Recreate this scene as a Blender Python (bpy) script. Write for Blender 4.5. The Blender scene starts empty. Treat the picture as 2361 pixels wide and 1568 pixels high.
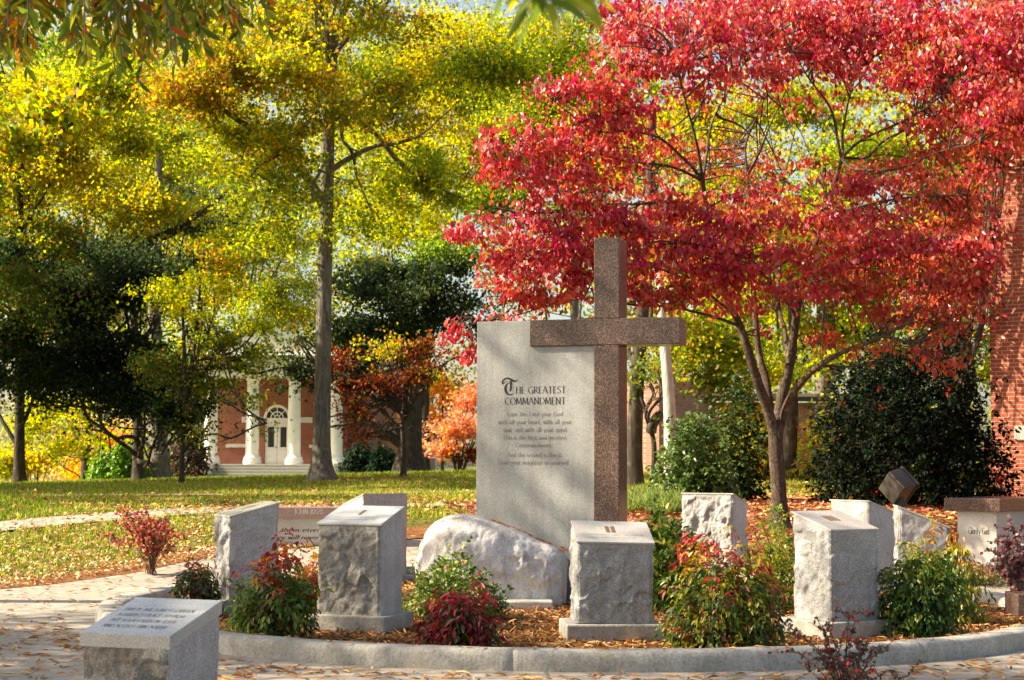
import bpy, math, random
import numpy as np
from mathutils import Matrix, Vector

# ------------------------------------------------------------------ camera, sky, sun
sc = bpy.context.scene
COL = sc.collection
F, CX, CY = 3780.0, 1180.5, 784.0          # focal length and centre, in units of a 2361 x 1568 picture
cam_d = bpy.data.cameras.new('camera'); cam = bpy.data.objects.new('camera', cam_d); COL.objects.link(cam)
cam_d.sensor_width = 36; cam_d.lens = 36 * F / 2361.0
cam_d.clip_start = 0.1; cam_d.clip_end = 3000
CAMZ = 1.4
M_cam = (Matrix.Translation((0, 0, CAMZ)) @ Matrix.Rotation(math.radians(90 + 4.327), 4, 'X')
         @ Matrix.Rotation(math.radians(0.25), 4, 'Z'))
cam.matrix_world = M_cam
cam_d.dof.use_dof = True; cam_d.dof.focus_distance = 14.5; cam_d.dof.aperture_fstop = 5.6
sc.camera = cam
world = bpy.data.worlds.new('World'); sc.world = world; world.use_nodes = True
SUN_EL, SUN_AZ = math.radians(37), math.radians(-91)      # azimuth clockwise from +Y
wn = world.node_tree.nodes; wl = world.node_tree.links
bg = wn['Background']; sky = wn.new('ShaderNodeTexSky'); sky.sky_type = 'NISHITA'; sky.sun_disc = False
sky.sun_elevation = SUN_EL; sky.sun_rotation = SUN_AZ; sky.air_density = 1.0; sky.dust_density = 2.5; sky.ozone_density = 1.0
wl.new(sky.outputs[0], bg.inputs[0]); bg.inputs[1].default_value = 0.09
S = Vector((math.sin(SUN_AZ) * math.cos(SUN_EL), math.cos(SUN_AZ) * math.cos(SUN_EL), math.sin(SUN_EL)))
sun_d = bpy.data.lights.new('sun', 'SUN'); sun = bpy.data.objects.new('sun', sun_d); COL.objects.link(sun)
sun_d.energy = 5.0; sun_d.angle = math.radians(0.53); sun_d.color = (1.0, 0.92, 0.78)
sun.rotation_euler = S.to_track_quat('Z', 'Y').to_euler(); sun.location = (-20, 0, 30)
sc.view_settings.view_transform = 'Standard'; sc.view_settings.look = 'None'
sc.view_settings.exposure = 1.5; sc.view_settings.gamma = 1
sc.view_settings.use_white_balance = True; sc.view_settings.white_balance_temperature = 7500
cy = sc.cycles
cy.max_bounces = 7; cy.diffuse_bounces = 4; cy.glossy_bounces = 2; cy.transmission_bounces = 4
cy.transparent_max_bounces = 4; cy.caustics_reflective = False; cy.caustics_refractive = False
cy.sample_clamp_indirect = 6
try:
    cy.use_denoising = True; cy.denoiser = 'OPENIMAGEDENOISE'; cy.denoising_input_passes = 'RGB_ALBEDO_NORMAL'
except Exception: pass

rng = np.random.default_rng(11)
random.seed(5)
PI = math.pi

# ------------------------------------------------------------------ measuring helpers
M3 = np.array(M_cam.to_3x3())
def ray(px, py):
    return M3 @ np.array([(px - CX) / F, -(py - CY) / F, -1.0])
def at(px, py, d):
    v = ray(px, py); t = d / v[1]
    return np.array([v[0] * t, d, CAMZ + v[2] * t])
def zrow(py, d, px=CX): return at(px, py, d)[2]
def xcol(px, d): return at(px, 1070, d)[0]
def sst(a, b, x):
    t = np.clip((np.asarray(x, float) - a) / (b - a), 0, 1); return t * t * (3 - 2 * t)
def G(x, y):
    """terrain height"""
    x = np.asarray(x, float); y = np.asarray(y, float)
    z = 0.75 * sst(18, 26, y)
    z = z + sst(26, 60, y) * (np.clip(1.12 + .03 * x, .5, 1.25) - .75)
    z = z - sst(60, 95, y) * .45 * sst(-22, -14, x)
    z = z - sst(58, 110, y) * 3.0 * (1 - sst(-26, -15, x))
    return z
def ground_at(px, py):
    v = ray(px, py); o = np.array([0, 0, CAMZ])
    t = 5.0
    while t < 200:
        p = o + v / v[1] * t
        if p[2] < G(p[0], p[1]): break
        t += .05
    return p
def drop(x, y, dz=0.0): return np.array([x, y, float(G(x, y)) + dz])

# ------------------------------------------------------------------ noise
def _h(i, j, k, s):
    n = (i * 374761393 + j * 668265263 + k * 2147483647 + s * 1274126177) & 0xffffffff
    n = ((n ^ (n >> 13)) * 1274126177) & 0xffffffff
    return ((n ^ (n >> 16)) & 0xffff) / 65535.0
def vnoise(P, f, s=0):
    P = np.asarray(P, float) * f + 1000.0
    i = np.floor(P).astype(np.int64); t = P - i; t = t * t * (3 - 2 * t)
    r = 0
    for a in (0, 1):
        for b in (0, 1):
            for c in (0, 1):
                w = (t[:, 0] if a else 1 - t[:, 0]) * (t[:, 1] if b else 1 - t[:, 1]) * (t[:, 2] if c else 1 - t[:, 2])
                r = r + w * _h(i[:, 0] + a, i[:, 1] + b, i[:, 2] + c, s)
    return r * 2 - 1
def fbm(P, f, o=4, s=0):
    r = 0; a = 1
    for k in range(o):
        r = r + a * vnoise(P, f, s + k * 7); f *= 2.07; a *= .5
    return r

# ------------------------------------------------------------------ materials
MAT = {}
def newmat(name):
    m = bpy.data.materials.new(name); m.use_nodes = True
    nt = m.node_tree; b = nt.nodes['Principled BSDF']; MAT[name] = m
    return m, nt, b
def N(nt, t, **kw):
    n = nt.nodes.new(t)
    for k, v in kw.items():
        if k in n.inputs: n.inputs[k].default_value = v
        else: setattr(n, k, v)
    return n
def ramp(nt, src, stops):
    r = nt.nodes.new('ShaderNodeValToRGB'); e = r.color_ramp.elements
    while len(e) < len(stops): e.new(.5)
    for q, (p, c) in zip(e, stops): q.position = p; q.color = (*c, 1)
    nt.links.new(src, r.inputs[0]); return r.outputs[0]
def coords(nt, scale=(1, 1, 1), kind='Object'):
    tc = nt.nodes.new('ShaderNodeTexCoord'); mp = nt.nodes.new('ShaderNodeMapping')
    mp.inputs['Scale'].default_value = scale
    nt.links.new(tc.outputs[kind], mp.inputs[0]); return mp.outputs[0]
def noise(nt, vec, scale, detail=4, rough=.55, out=0):
    n = N(nt, 'ShaderNodeTexNoise', Scale=scale, Detail=detail, Roughness=rough)
    nt.links.new(vec, n.inputs['Vector']); return n.outputs[out]
def bump(nt, b, h, strength=.5, dist=.01):
    n = N(nt, 'ShaderNodeBump', Strength=strength, Distance=dist)
    nt.links.new(h, n.inputs['Height'])
    nt.links.new(n.outputs[0], b.inputs['Normal']); return n
def mix(nt, a, c, fac, mode='MIX'):
    m = nt.nodes.new('ShaderNodeMix'); m.data_type = 'RGBA'; m.blend_type = mode
    for sock, v in ((m.inputs[6], a), (m.inputs[7], c), (m.inputs[0], fac)):
        if hasattr(v, 'is_output') or hasattr(v, 'links'): nt.links.new(v, sock)
        elif isinstance(v, (int, float)): sock.default_value = v
        else: sock.default_value = (*v, 1)
    return m.outputs[2]
def m_plain(name, col, rough=.6, spec=.4, var=.12, scale=3, bmp=0, metal=0):
    m, nt, b = newmat(name); v = coords(nt)
    n = noise(nt, v, scale, 5)
    lo = tuple(c * (1 - var) for c in col); hi = tuple(min(1, c * (1 + var)) for c in col)
    nt.links.new(ramp(nt, n, [(.3, lo), (.7, hi)]), b.inputs['Base Color'])
    b.inputs['Roughness'].default_value = rough; b.inputs['Specular IOR Level'].default_value = spec
    b.inputs['Metallic'].default_value = metal
    if bmp: bump(nt, b, noise(nt, v, scale * 12, 5), bmp, .01)
    return m
def m_granite(name, lo, mid, hi, grain=90, rough=.3, bmp=0, stain=0, stain_col=(.2, .13, .07), bscale=25):
    m, nt, b = newmat(name); v = coords(nt)
    g = noise(nt, v, grain, 3, .8)
    c = ramp(nt, g, [(.34, lo), (.5, mid), (.66, hi)])
    w = N(nt, 'ShaderNodeTexVoronoi', Scale=grain * .9); nt.links.new(v, w.inputs['Vector'])
    spk = ramp(nt, w.outputs['Distance'], [(.12, (.35, .35, .35)), (.3, (1, 1, 1))])
    c = mix(nt, c, spk, .55, 'MULTIPLY')
    big = noise(nt, v, 3.2, 5, .6)
    c = mix(nt, c, ramp(nt, big, [(.35, (.82, .82, .82)), (.65, (1.1, 1.1, 1.1))]), .8, 'MULTIPLY')
    if stain:
        st = noise(nt, coords(nt, (9, 9, .7)), 1.0, 5, .65)          # faint vertical rain streaks
        c = mix(nt, c, ramp(nt, st, [(.38, (.8, .79, .77)), (.6, (1.03, 1.03, 1.03))]), .8, 'MULTIPLY')
        s = noise(nt, v, 4.5, 6, .7)
        f = ramp(nt, s, [(.5, (0, 0, 0)), (.68, (stain, stain, stain))])
        c = mix(nt, c, stain_col, f)
    nt.links.new(c, b.inputs['Base Color']); b.inputs['Roughness'].default_value = rough
    b.inputs['Specular IOR Level'].default_value = .5
    if bmp: bump(nt, b, noise(nt, v, bscale, 8, .65), bmp, .02)
    return m
m_granite('grey_granite', (.24, .25, .245), (.40, .41, .395), (.54, .545, .525), 110, .42, 0, .25, (.3, .29, .26))
m_granite('red_granite', (.028, .021, .019), (.115, .072, .058), (.33, .225, .18), 70, .22, 0, .5, (.06, .04, .032))
m_granite('pink_granite', (.16, .09, .08), (.36, .23, .19), (.5, .36, .32), 85, .3)
m_granite('hewn_granite', (.18, .185, .185), (.38, .38, .38), (.55, .55, .545), 100, .8, .9, .35, (.24, .21, .18))
m_granite('hewn_brown_granite', (.18, .175, .155), (.34, .325, .285), (.5, .48, .43), 100, .85, .8, .5, (.17, .13, .09))
m_granite('sawn_granite', (.24, .23, .235), (.44, .42, .42), (.6, .58, .57), 100, .7, .35, .3, (.27, .23, .22))
m_granite('polished_granite', (.3, .3, .29), (.44, .44, .42), (.56, .56, .53), 120, .14)
m_granite('bench_granite', (.34, .33, .3), (.5, .49, .45), (.62, .61, .56), 100, .55, .1)
m_granite('boulder_granite', (.5, .47, .44), (.7, .66, .62), (.82, .79, .76), 60, .85, 1.0, .65, (.42, .27, .17), 14)
m_granite('concrete', (.31, .3, .27), (.4, .385, .345), (.47, .45, .41), 45, .85, .4, .6, (.22, .2, .14), 30)
m_granite('pale_concrete', (.42, .40, .35), (.52, .50, .44), (.6, .57, .5), 45, .85, .25, .2, (.35, .33, .25), 30)
m_plain('letter_black', (.035, .032, .03), .5, .3)
m_plain('letter_grey', (.25, .245, .23), .6, .3)
m_plain('letter_bronze', (.16, .10, .05), .5, .3)
m_plain('letter_white', (.75, .7, .62), .5, .3)
m_plain('white_paint', (.82, .80, .74), .55, .3, .05)
m_plain('stone_trim', (.62, .6, .54), .7, .3, .08)
m_plain('step_stone', (.36, .36, .35), .8, .3, .12, 6)
m_plain('bronze_metal', (.045, .04, .033), .45, .5, .1)
m_plain('dark_glass', (.015, .018, .022), .06, .8, .1)
m_plain('slate_roof', (.05, .04, .035), .8, .3, .2, 8)
def m_brick(name, c1, c2, mortar, s=1.0):
    m, nt, b = newmat(name)
    tc = nt.nodes.new('ShaderNodeTexCoord'); sx = nt.nodes.new('ShaderNodeSeparateXYZ'); nt.links.new(tc.outputs['Object'], sx.inputs[0])
    ad = nt.nodes.new('ShaderNodeMath'); ad.operation = 'ADD'; nt.links.new(sx.outputs[0], ad.inputs[0]); nt.links.new(sx.outputs[1], ad.inputs[1])
    cb = nt.nodes.new('ShaderNodeCombineXYZ'); nt.links.new(ad.outputs[0], cb.inputs[0]); nt.links.new(sx.outputs[2], cb.inputs[1])
    br = N(nt, 'ShaderNodeTexBrick'); nt.links.new(cb.outputs[0], br.inputs['Vector'])
    br.inputs['Scale'].default_value = 1 / s; br.inputs['Brick Width'].default_value = .215
    br.inputs['Row Height'].default_value = .076; br.inputs['Mortar Size'].default_value = .007
    br.inputs['Mortar Smooth'].default_value = .1; br.inputs['Bias'].default_value = 0
    br.inputs['Color1'].default_value = (*c1, 1); br.inputs['Color2'].default_value = (*c2, 1); br.inputs['Mortar'].default_value = (*mortar, 1)
    n = noise(nt, tc.outputs['Object'], 1.3, 6)
    c = mix(nt, br.outputs[0], ramp(nt, n, [(.3, (.78, .78, .78)), (.7, (1.15, 1.12, 1.1))]), .9, 'MULTIPLY')
    nt.links.new(c, b.inputs['Base Color']); b.inputs['Roughness'].default_value = .85
    inv = nt.nodes.new('ShaderNodeMath'); inv.operation = 'SUBTRACT'; inv.inputs[0].default_value = 1; nt.links.new(br.outputs[1], inv.inputs[1])
    bump(nt, b, inv.outputs[0], .6, .008)
m_brick('red_brick', (.34, .075, .035), (.26, .055, .028), (.42, .3, .2))
m_brick('pale_brick', (.46, .21, .15), (.38, .16, .11), (.5, .38, .3))
m_brick('hall_brick', (.3, .08, .045), (.24, .06, .035), (.36, .2, .13))
def m_bark(name, lo, hi, lichen=.0, sc_=(14, 14, 2.2)):
    m, nt, b = newmat(name); v = coords(nt, sc_)
    n = noise(nt, v, 1.0, 8, .65)
    c = ramp(nt, n, [(.35, lo), (.62, hi)])
    if lichen:
        v2 = coords(nt, (1, 1, .7)); l = noise(nt, v2, 5, 5, .7)
        c = mix(nt, c, (.42, .43, .36), ramp(nt, l, [(.56, (0, 0, 0)), (.66, (lichen,) * 3)]))
    nt.links.new(c, b.inputs['Base Color']); b.inputs['Roughness'].default_value = .9
    b.inputs['Specular IOR Level'].default_value = .2
    bump(nt, b, n, 1.0, .03)
m_bark('oak_bark', (.07, .06, .045), (.2, .18, .145), .4)
m_bark('dark_bark', (.025, .02, .015), (.085, .068, .05), .15)
m_bark('dogwood_bark', (.03, .02, .015), (.12, .085, .062), .3, (40, 40, 20))
m_bark('pale_bark', (.33, .32, .27), (.6, .58, .5), .4)
m_bark('brown_stem', (.08, .045, .03), (.17, .1, .07), 0, (40, 40, 10))
def m_leaf(name, rough=.5, trans=.45, spec=.35, boost=1.25):
    m = bpy.data.materials.new(name); m.use_nodes = True; nt = m.node_tree; MAT[name] = m
    b = nt.nodes['Principled BSDF']; o = nt.nodes['Material Output']
    a = nt.nodes.new('ShaderNodeAttribute'); a.attribute_name = 'Col'
    nt.links.new(a.outputs[0], b.inputs['Base Color']); b.inputs['Roughness'].default_value = rough
    b.inputs['Specular IOR Level'].default_value = spec
    t = nt.nodes.new('ShaderNodeBsdfTranslucent')
    hs = nt.nodes.new('ShaderNodeHueSaturation'); hs.inputs['Value'].default_value = boost; hs.inputs['Saturation'].default_value = 1.08
    nt.links.new(a.outputs[0], hs.inputs['Color']); nt.links.new(hs.outputs[0], t.inputs[0])
    mx = nt.nodes.new('ShaderNodeMixShader'); mx.inputs[0].default_value = trans
    nt.links.new(b.outputs[0], mx.inputs[1]); nt.links.new(t.outputs[0], mx.inputs[2]); nt.links.new(mx.outputs[0], o.inputs[0])
m_leaf('leaf_thin', .5, .6, .3, 1.62)
m_leaf('leaf_red', .36, .5, .55, 1.36)
m_leaf('leaf_glossy', .42, .28, .4, 1.25)
m_leaf('leaf_matte', .65, .25, .12, 1.2)
m_leaf('leaf_shrub', .38, .38, .5, 1.3)
m_leaf('leaf_dry', .7, .12, .2, 1.1)
m_leaf('grass_blade', .55, .45, .25, 1.3)

def m_lawn():
    m, nt, b = newmat('lawn_soil'); v = coords(nt)
    n = noise(nt, v, 2.2, 8, .7); n2 = noise(nt, v, 22, 6, .8); n3 = noise(nt, v, .35, 4, .6)
    c = ramp(nt, n2, [(.35, (.05, .065, .012)), (.55, (.12, .15, .025)), (.7, (.22, .21, .05))])
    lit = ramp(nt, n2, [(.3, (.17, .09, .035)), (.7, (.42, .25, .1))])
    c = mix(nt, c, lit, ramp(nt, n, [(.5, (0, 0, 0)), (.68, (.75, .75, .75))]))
    c = mix(nt, c, (.13, .08, .04), ramp(nt, n3, [(.58, (0, 0, 0)), (.7, (.45, .45, .45))]))
    nt.links.new(c, b.inputs['Base Color']); b.inputs['Roughness'].default_value = .95
    b.inputs['Specular IOR Level'].default_value = .1
    bump(nt, b, n2, 1, .03)
m_lawn()
def m_mulch():
    m, nt, b = newmat('bark_mulch'); v = coords(nt)
    n = noise(nt, v, 30, 7, .8); n2 = noise(nt, v, 3, 5, .6)
    c = ramp(nt, n, [(.32, (.07, .034, .016)), (.52, (.3, .14, .06)), (.72, (.54, .32, .15))])
    c = mix(nt, c, ramp(nt, n2, [(.3, (.75, .7, .7)), (.7, (1.15, 1.1, 1)) ]), 1, 'MULTIPLY')
    nt.links.new(c, b.inputs['Base Color']); b.inputs['Roughness'].default_value = .95
    b.inputs['Specular IOR Level'].default_value = .1
    bump(nt, b, n, 1, .04)
m_mulch()
def m_paving():
    m, nt, b = newmat('flagstone_paving'); v = coords(nt)
    wob = noise(nt, v, 2.5, 3); 
    vm = nt.nodes.new('ShaderNodeVectorMath'); vm.operation = 'MULTIPLY_ADD'; nt.links.new(v, vm.inputs[0])
    vm.inputs[1].default_value = (1, 1, 0)
    cb = nt.nodes.new('ShaderNodeCombineXYZ'); mu = nt.nodes.new('ShaderNodeMath'); mu.operation = 'MULTIPLY'; mu.inputs[1].default_value = .15
    nt.links.new(wob, mu.inputs[0]); nt.links.new(mu.outputs[0], cb.inputs[0]); nt.links.new(mu.outputs[0], cb.inputs[1]); nt.links.new(cb.outputs[0], vm.inputs[2])
    vo = N(nt, 'ShaderNodeTexVoronoi', Scale=2.1, feature='DISTANCE_TO_EDGE'); nt.links.new(vm.outputs[0], vo.inputs['Vector'])
    vc = N(nt, 'ShaderNodeTexVoronoi', Scale=2.1); nt.links.new(vm.outputs[0], vc.inputs['Vector'])
    joint = ramp(nt, vo.outputs[0], [(.012, (0, 0, 0)), (.035, (1, 1, 1))])
    tint = ramp(nt, vc.outputs['Color'], [(.2, (.3, .265, .215)), (.5, (.36, .325, .27)), (.8, (.33, .275, .225))])
    n = noise(nt, v, 9, 8, .7)
    c = mix(nt, tint, ramp(nt, n, [(.3, (.72, .72, .74)), (.7, (1.15, 1.13, 1.1))]), 1, 'MULTIPLY')
    c = mix(nt, (.19, .165, .14), c, joint)
    nt.links.new(c, b.inputs['Base Color']); b.inputs['Roughness'].default_value = .75
    mm = mix(nt, joint, n, .35)
    bump(nt, b, mm, .5, .012)
m_paving()
m_plain('path_concrete', (.34, .31, .26), .9, .2, .12, 5, .3)

# ------------------------------------------------------------------ mesh + object helpers
def link(o, parent=None):
    COL.objects.link(o)
    if parent is not None: o.parent = parent
    return o
def tag(o, label=None, cat=None, group=None, kind=None):
    if label: o['label'] = label
    if cat: o['category'] = cat
    if group: o['group'] = group
    if kind: o['kind'] = kind
    return o
def empty(name, loc=(0, 0, 0)):
    o = bpy.data.objects.new(name, None); o.location = loc; o.empty_display_size = .2
    return link(o)
def npmesh(name, V, Fc, mat, parent=None, col=None, smooth=False, origin=None):
    """V (n,3) world coordinates, Fc list of arrays (m,k) of equal-sized faces"""
    V = np.asarray(V, np.float64)
    if parent is not None: org = np.array(parent_org(parent))
    elif origin is not None: org = np.array(origin, float)
    else: org = np.zeros(3)
    me = bpy.data.meshes.new(name)
    V2 = (V - org).astype(np.float32)
    if not isinstance(Fc, (list, tuple)): Fc = [Fc]
    Fc = [np.asarray(f, np.int32) for f in Fc if len(f)]
    nl = sum(f.size for f in Fc); nf = sum(len(f) for f in Fc)
    me.vertices.add(len(V2)); me.vertices.foreach_set('co', V2.ravel())
    me.loops.add(nl); me.loops.foreach_set('vertex_index', np.concatenate([f.ravel() for f in Fc]))
    me.polygons.add(nf)
    tot = np.concatenate([np.full(len(f), f.shape[1], np.int32) for f in Fc])
    st = np.concatenate([[0], np.cumsum(tot)[:-1]]).astype(np.int32)
    me.polygons.foreach_set('loop_start', st)
    me.polygons.foreach_set('loop_total', tot)
    if smooth: me.polygons.foreach_set('use_smooth', np.ones(nf, bool))
    me.update(calc_edges=True)
    if col is not None:
        a = me.color_attributes.new('Col', 'FLOAT_COLOR', 'POINT')
        c = np.ones((len(V2), 4), np.float32); c[:, :3] = col; a.data.foreach_set('color', c.ravel())
    me.materials.append(MAT[mat])
    o = bpy.data.objects.new(name, me)
    if parent is None: o.location = org
    return link(o, parent)
_orgs = {}
def parent_org(p):
    x = np.zeros(3)
    while p is not None:
        x = x + np.array(p.location); p = p.parent
    return x

class MB:
    def __init__(s): s.V = []; s.Q = []; s.n = 0; s.poly = []
    def add(s, V, Q):
        V = np.asarray(V, float); s.V.append(V)
        for q in Q: s.poly.append([i + s.n for i in q])
        s.n += len(V)
    def box(s, x0, x1, y0, y1, z0, z1):
        V = [(x, y, z) for z in (z0, z1) for y in (y0, y1) for x in (x0, x1)]
        s.add(V, [(0, 2, 3, 1), (4, 5, 7, 6), (0, 1, 5, 4), (2, 6, 7, 3), (0, 4, 6, 2), (1, 3, 7, 5)]); return s
    def obox(s, c, a, b, h, z0, z1):
        """oriented box: centre c(x,y), half vectors a,b (2d)"""
        c = np.array(c); a = np.array(a); b = np.array(b)
        P = [c - a - b, c + a - b, c + a + b, c - a + b]
        V = [(*p, z0) for p in P] + [(*p, z1) for p in P]
        s.add(V, [(3, 2, 1, 0), (4, 5, 6, 7), (0, 1, 5, 4), (1, 2, 6, 5), (2, 3, 7, 6), (3, 0, 4, 7)]); return s
    def prism(s, P, dv):
        """polygon P (k,3) extruded by dv"""
        P = np.asarray(P, float); k = len(P); V = np.vstack([P, P + np.array(dv)])
        s.add(V, [tuple(range(k)), tuple(range(2 * k - 1, k - 1, -1))] + [(i, i + k, (i + 1) % k + k, (i + 1) % k) for i in range(k)]); return s
    def lathe(s, prof, c, n=24):
        V = []
        for r, z in prof:
            for i in range(n):
                a = 2 * PI * i / n; V.append((c[0] + r * math.cos(a), c[1] + r * math.sin(a), z))
        Q = [(j * n + i, j * n + (i + 1) % n, (j + 1) * n + (i + 1) % n, (j + 1) * n + i) for j in range(len(prof) - 1) for i in range(n)]
        Q.append(tuple((len(prof) - 1) * n + i for i in range(n)))
        s.add(V, Q); return s
    def build(s, name, mat, parent=None, smooth=False, origin=None, bevel=0):
        V = np.vstack(s.V)
        org = parent_org(parent) if parent is not None else (np.array(origin, float) if origin is not None else np.zeros(3))
        me = bpy.data.meshes.new(name)
        me.from_pydata([tuple(v) for v in (V - org)], [], s.poly); me.update()
        if smooth:
            me.polygons.foreach_set('use_smooth', np.ones(len(me.polygons), bool))
        me.materials.append(MAT[mat])
        o = bpy.data.objects.new(name, me)
        if parent is None: o.location = org
        link(o, parent)
        if bevel:
            bv = o.modifiers.new('bevel', 'BEVEL'); bv.width = bevel; bv.segments = 2; bv.limit_method = 'ANGLE'; bv.angle_limit = math.radians(40)
        return o

def tube(P, R, k=8, closed_tip=True):
    """returns verts, quads of a tube along P with radii R"""
    P = np.asarray(P, float); R = np.asarray(R, float); n = len(P)
    T = np.gradient(P, axis=0); T /= np.linalg.norm(T, axis=1)[:, None] + 1e-9
    up = np.array([.3, 1, .1]); A = np.cross(T, up); A /= np.linalg.norm(A, axis=1)[:, None] + 1e-9
    B = np.cross(T, A)
    an = np.arange(k) * 2 * PI / k
    V = P[:, None, :] + R[:, None, None] * (np.cos(an)[None, :, None] * A[:, None, :] + np.sin(an)[None, :, None] * B[:, None, :])
    i = np.arange(n - 1)[:, None] * k; j = np.arange(k)[None, :]; j2 = (j + 1) % k
    Q = np.stack([i + j, i + j2, i + k + j2, i + k + j], -1).reshape(-1, 4)
    return V.reshape(-1, 3), Q
def facets(P, n, r, tilt=1.0, sharp=900, zs=1.0):
    lo, hi = P.min(0), P.max(0); Sd = r.uniform(lo, hi, (n, 3)); g = r.normal(size=(n, 3)) * tilt; o = r.normal(size=n) * .5
    out = np.zeros(len(P))
    for i in range(0, len(P), 4000):
        q = P[i:i + 4000, None, :] - Sd[None]; d2 = (q * q * [1, 1, zs]).sum(-1); d2 -= d2.min(1)[:, None]; w = np.exp(-d2 * sharp); w /= w.sum(1)[:, None]
        out[i:i + 4000] = (w * (o + (q * g).sum(-1) * 6)).sum(1)
    return np.clip(out, -1.6, 1.6)
class Tubes:
    def __init__(s): s.V = []; s.Q = []; s.n = 0
    def add(s, P, R, k=8):
        V, Q = tube(P, R, k); s.V.append(V); s.Q.append(Q + s.n); s.n += len(V); return s
    def build(s, name, mat, parent=None, origin=None):
        return npmesh(name, np.vstack(s.V), np.vstack(s.Q), mat, parent, smooth=True, origin=origin)
def curve(pts, n=12, wob=0.0, seed=0):
    """smooth Catmull-Rom path through pts"""
    P = np.asarray(pts, float); 
    if len(P) == 2: 
        t = np.linspace(0, 1, n)[:, None]; C = P[0] * (1 - t) + P[1] * t
    else:
        Q = np.vstack([2 * P[0] - P[1], P, 2 * P[-1] - P[-2]]); C = []
        for i in range(1, len(Q) - 2):
            m = max(2, n // (len(P) - 1))
            for t in np.linspace(0, 1, m, endpoint=(i == len(Q) - 3)):
                a, b, c, d = Q[i - 1], Q[i], Q[i + 1], Q[i + 2]
                C.append(.5 * ((2 * b) + (c - a) * t + (2 * a - 5 * b + 4 * c - d) * t * t + (3 * b - a - 3 * c + d) * t ** 3))
        C = np.array(C)
    if wob:
        w = np.stack([vnoise(C + 13.1 * k, 1.3, seed + k) for k in range(3)], 1)
        e = np.linspace(0, 1, len(C))[:, None]; C = C + w * wob * np.minimum(1, 4 * e * (1 - e) + .1)
    return C

# ------------------------------------------------------------------ leaves
RH = (np.array([(0, 0, 0), (.32, .45, .06), (0, 1, -.05), (-.32, .45, .06)]), [np.array([(0, 1, 2), (0, 2, 3)])])
def leaf_tpl(w=.25, droop=.15):
    return (np.array([(0, 0, 0), (w, .38, .05), (0, .42, -.03), (-w, .38, .05), (w * .75, .72, -.02), (0, 1, -droop), (-w * .75, .72, -.02)]),
            [np.array([(0, 1, 2), (0, 2, 3), (1, 4, 2), (2, 4, 5), (2, 5, 6), (2, 6, 3)])])
OVAL = leaf_tpl(.29, .18); NAND = leaf_tpl(.2, .22); SLIM = leaf_tpl(.1, .12); WILLOW = leaf_tpl(.135, .12); ROUND = leaf_tpl(.38, .1)
BLADE = (np.array([(-.05, 0, 0), (.05, 0, 0), (.02, .55, .05), (0, 1, .25)]), [np.array([(0, 1, 2), (0, 2, 3)])])
CHIP = (np.array([(-.11, 0, 0), (.13, .05, .04), (.1, 1, .02), (-.12, .9, .07)]), [np.array([(0, 1, 2), (0, 2, 3)])])
def rotmats(D, roll):
    """local y axis along D, roll about it"""
    D = D / (np.linalg.norm(D, axis=1)[:, None] + 1e-9)
    up = np.tile([0., 0, 1], (len(D), 1)); up[np.abs(D[:, 2]) > .97] = (1, 0, 0)
    X = np.cross(D, up); X /= np.linalg.norm(X, axis=1)[:, None] + 1e-9
    Z = np.cross(X, D)
    c, s_ = np.cos(roll)[:, None], np.sin(roll)[:, None]
    X2 = X * c + Z * s_; Z2 = -X * s_ + Z * c
    return np.stack([X2, D, Z2], 2)
def leaves(P, D, roll, size, col, tpl):
    T, Fs = tpl; k = len(T); n = len(P)
    R = rotmats(D, roll)
    V = P[:, None, :] + size[:, None, None] * np.einsum('nij,kj->nki', R, T)
    off = (np.arange(n) * k)[:, None, None]
    Fo = [(f[None] + off).reshape(-1, f.shape[1]) for f in Fs]
    C = np.repeat(col, k, axis=0)
    return V.reshape(-1, 3), Fo, C
def unit(v): return v / (np.linalg.norm(v, axis=-1, keepdims=True) + 1e-9)
def rdir(n, r): return unit(r.normal(size=(n, 3)))
Y1, Y2, YG, LG, GN, DGN = (.62, .43, .03), (.55, .34, .03), (.38, .40, .03), (.21, .29, .028), (.09, .16, .022), (.022, .04, .014)
OR1, OR2, BR = (.6, .24, .03), (.45, .2, .04), (.24, .1, .03)
RD1, RD2, RD3, PK = (.52, .065, .075), (.36, .035, .05), (.54, .12, .06), (.6, .24, .22)
OL = (.3, .27, .035)
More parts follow.
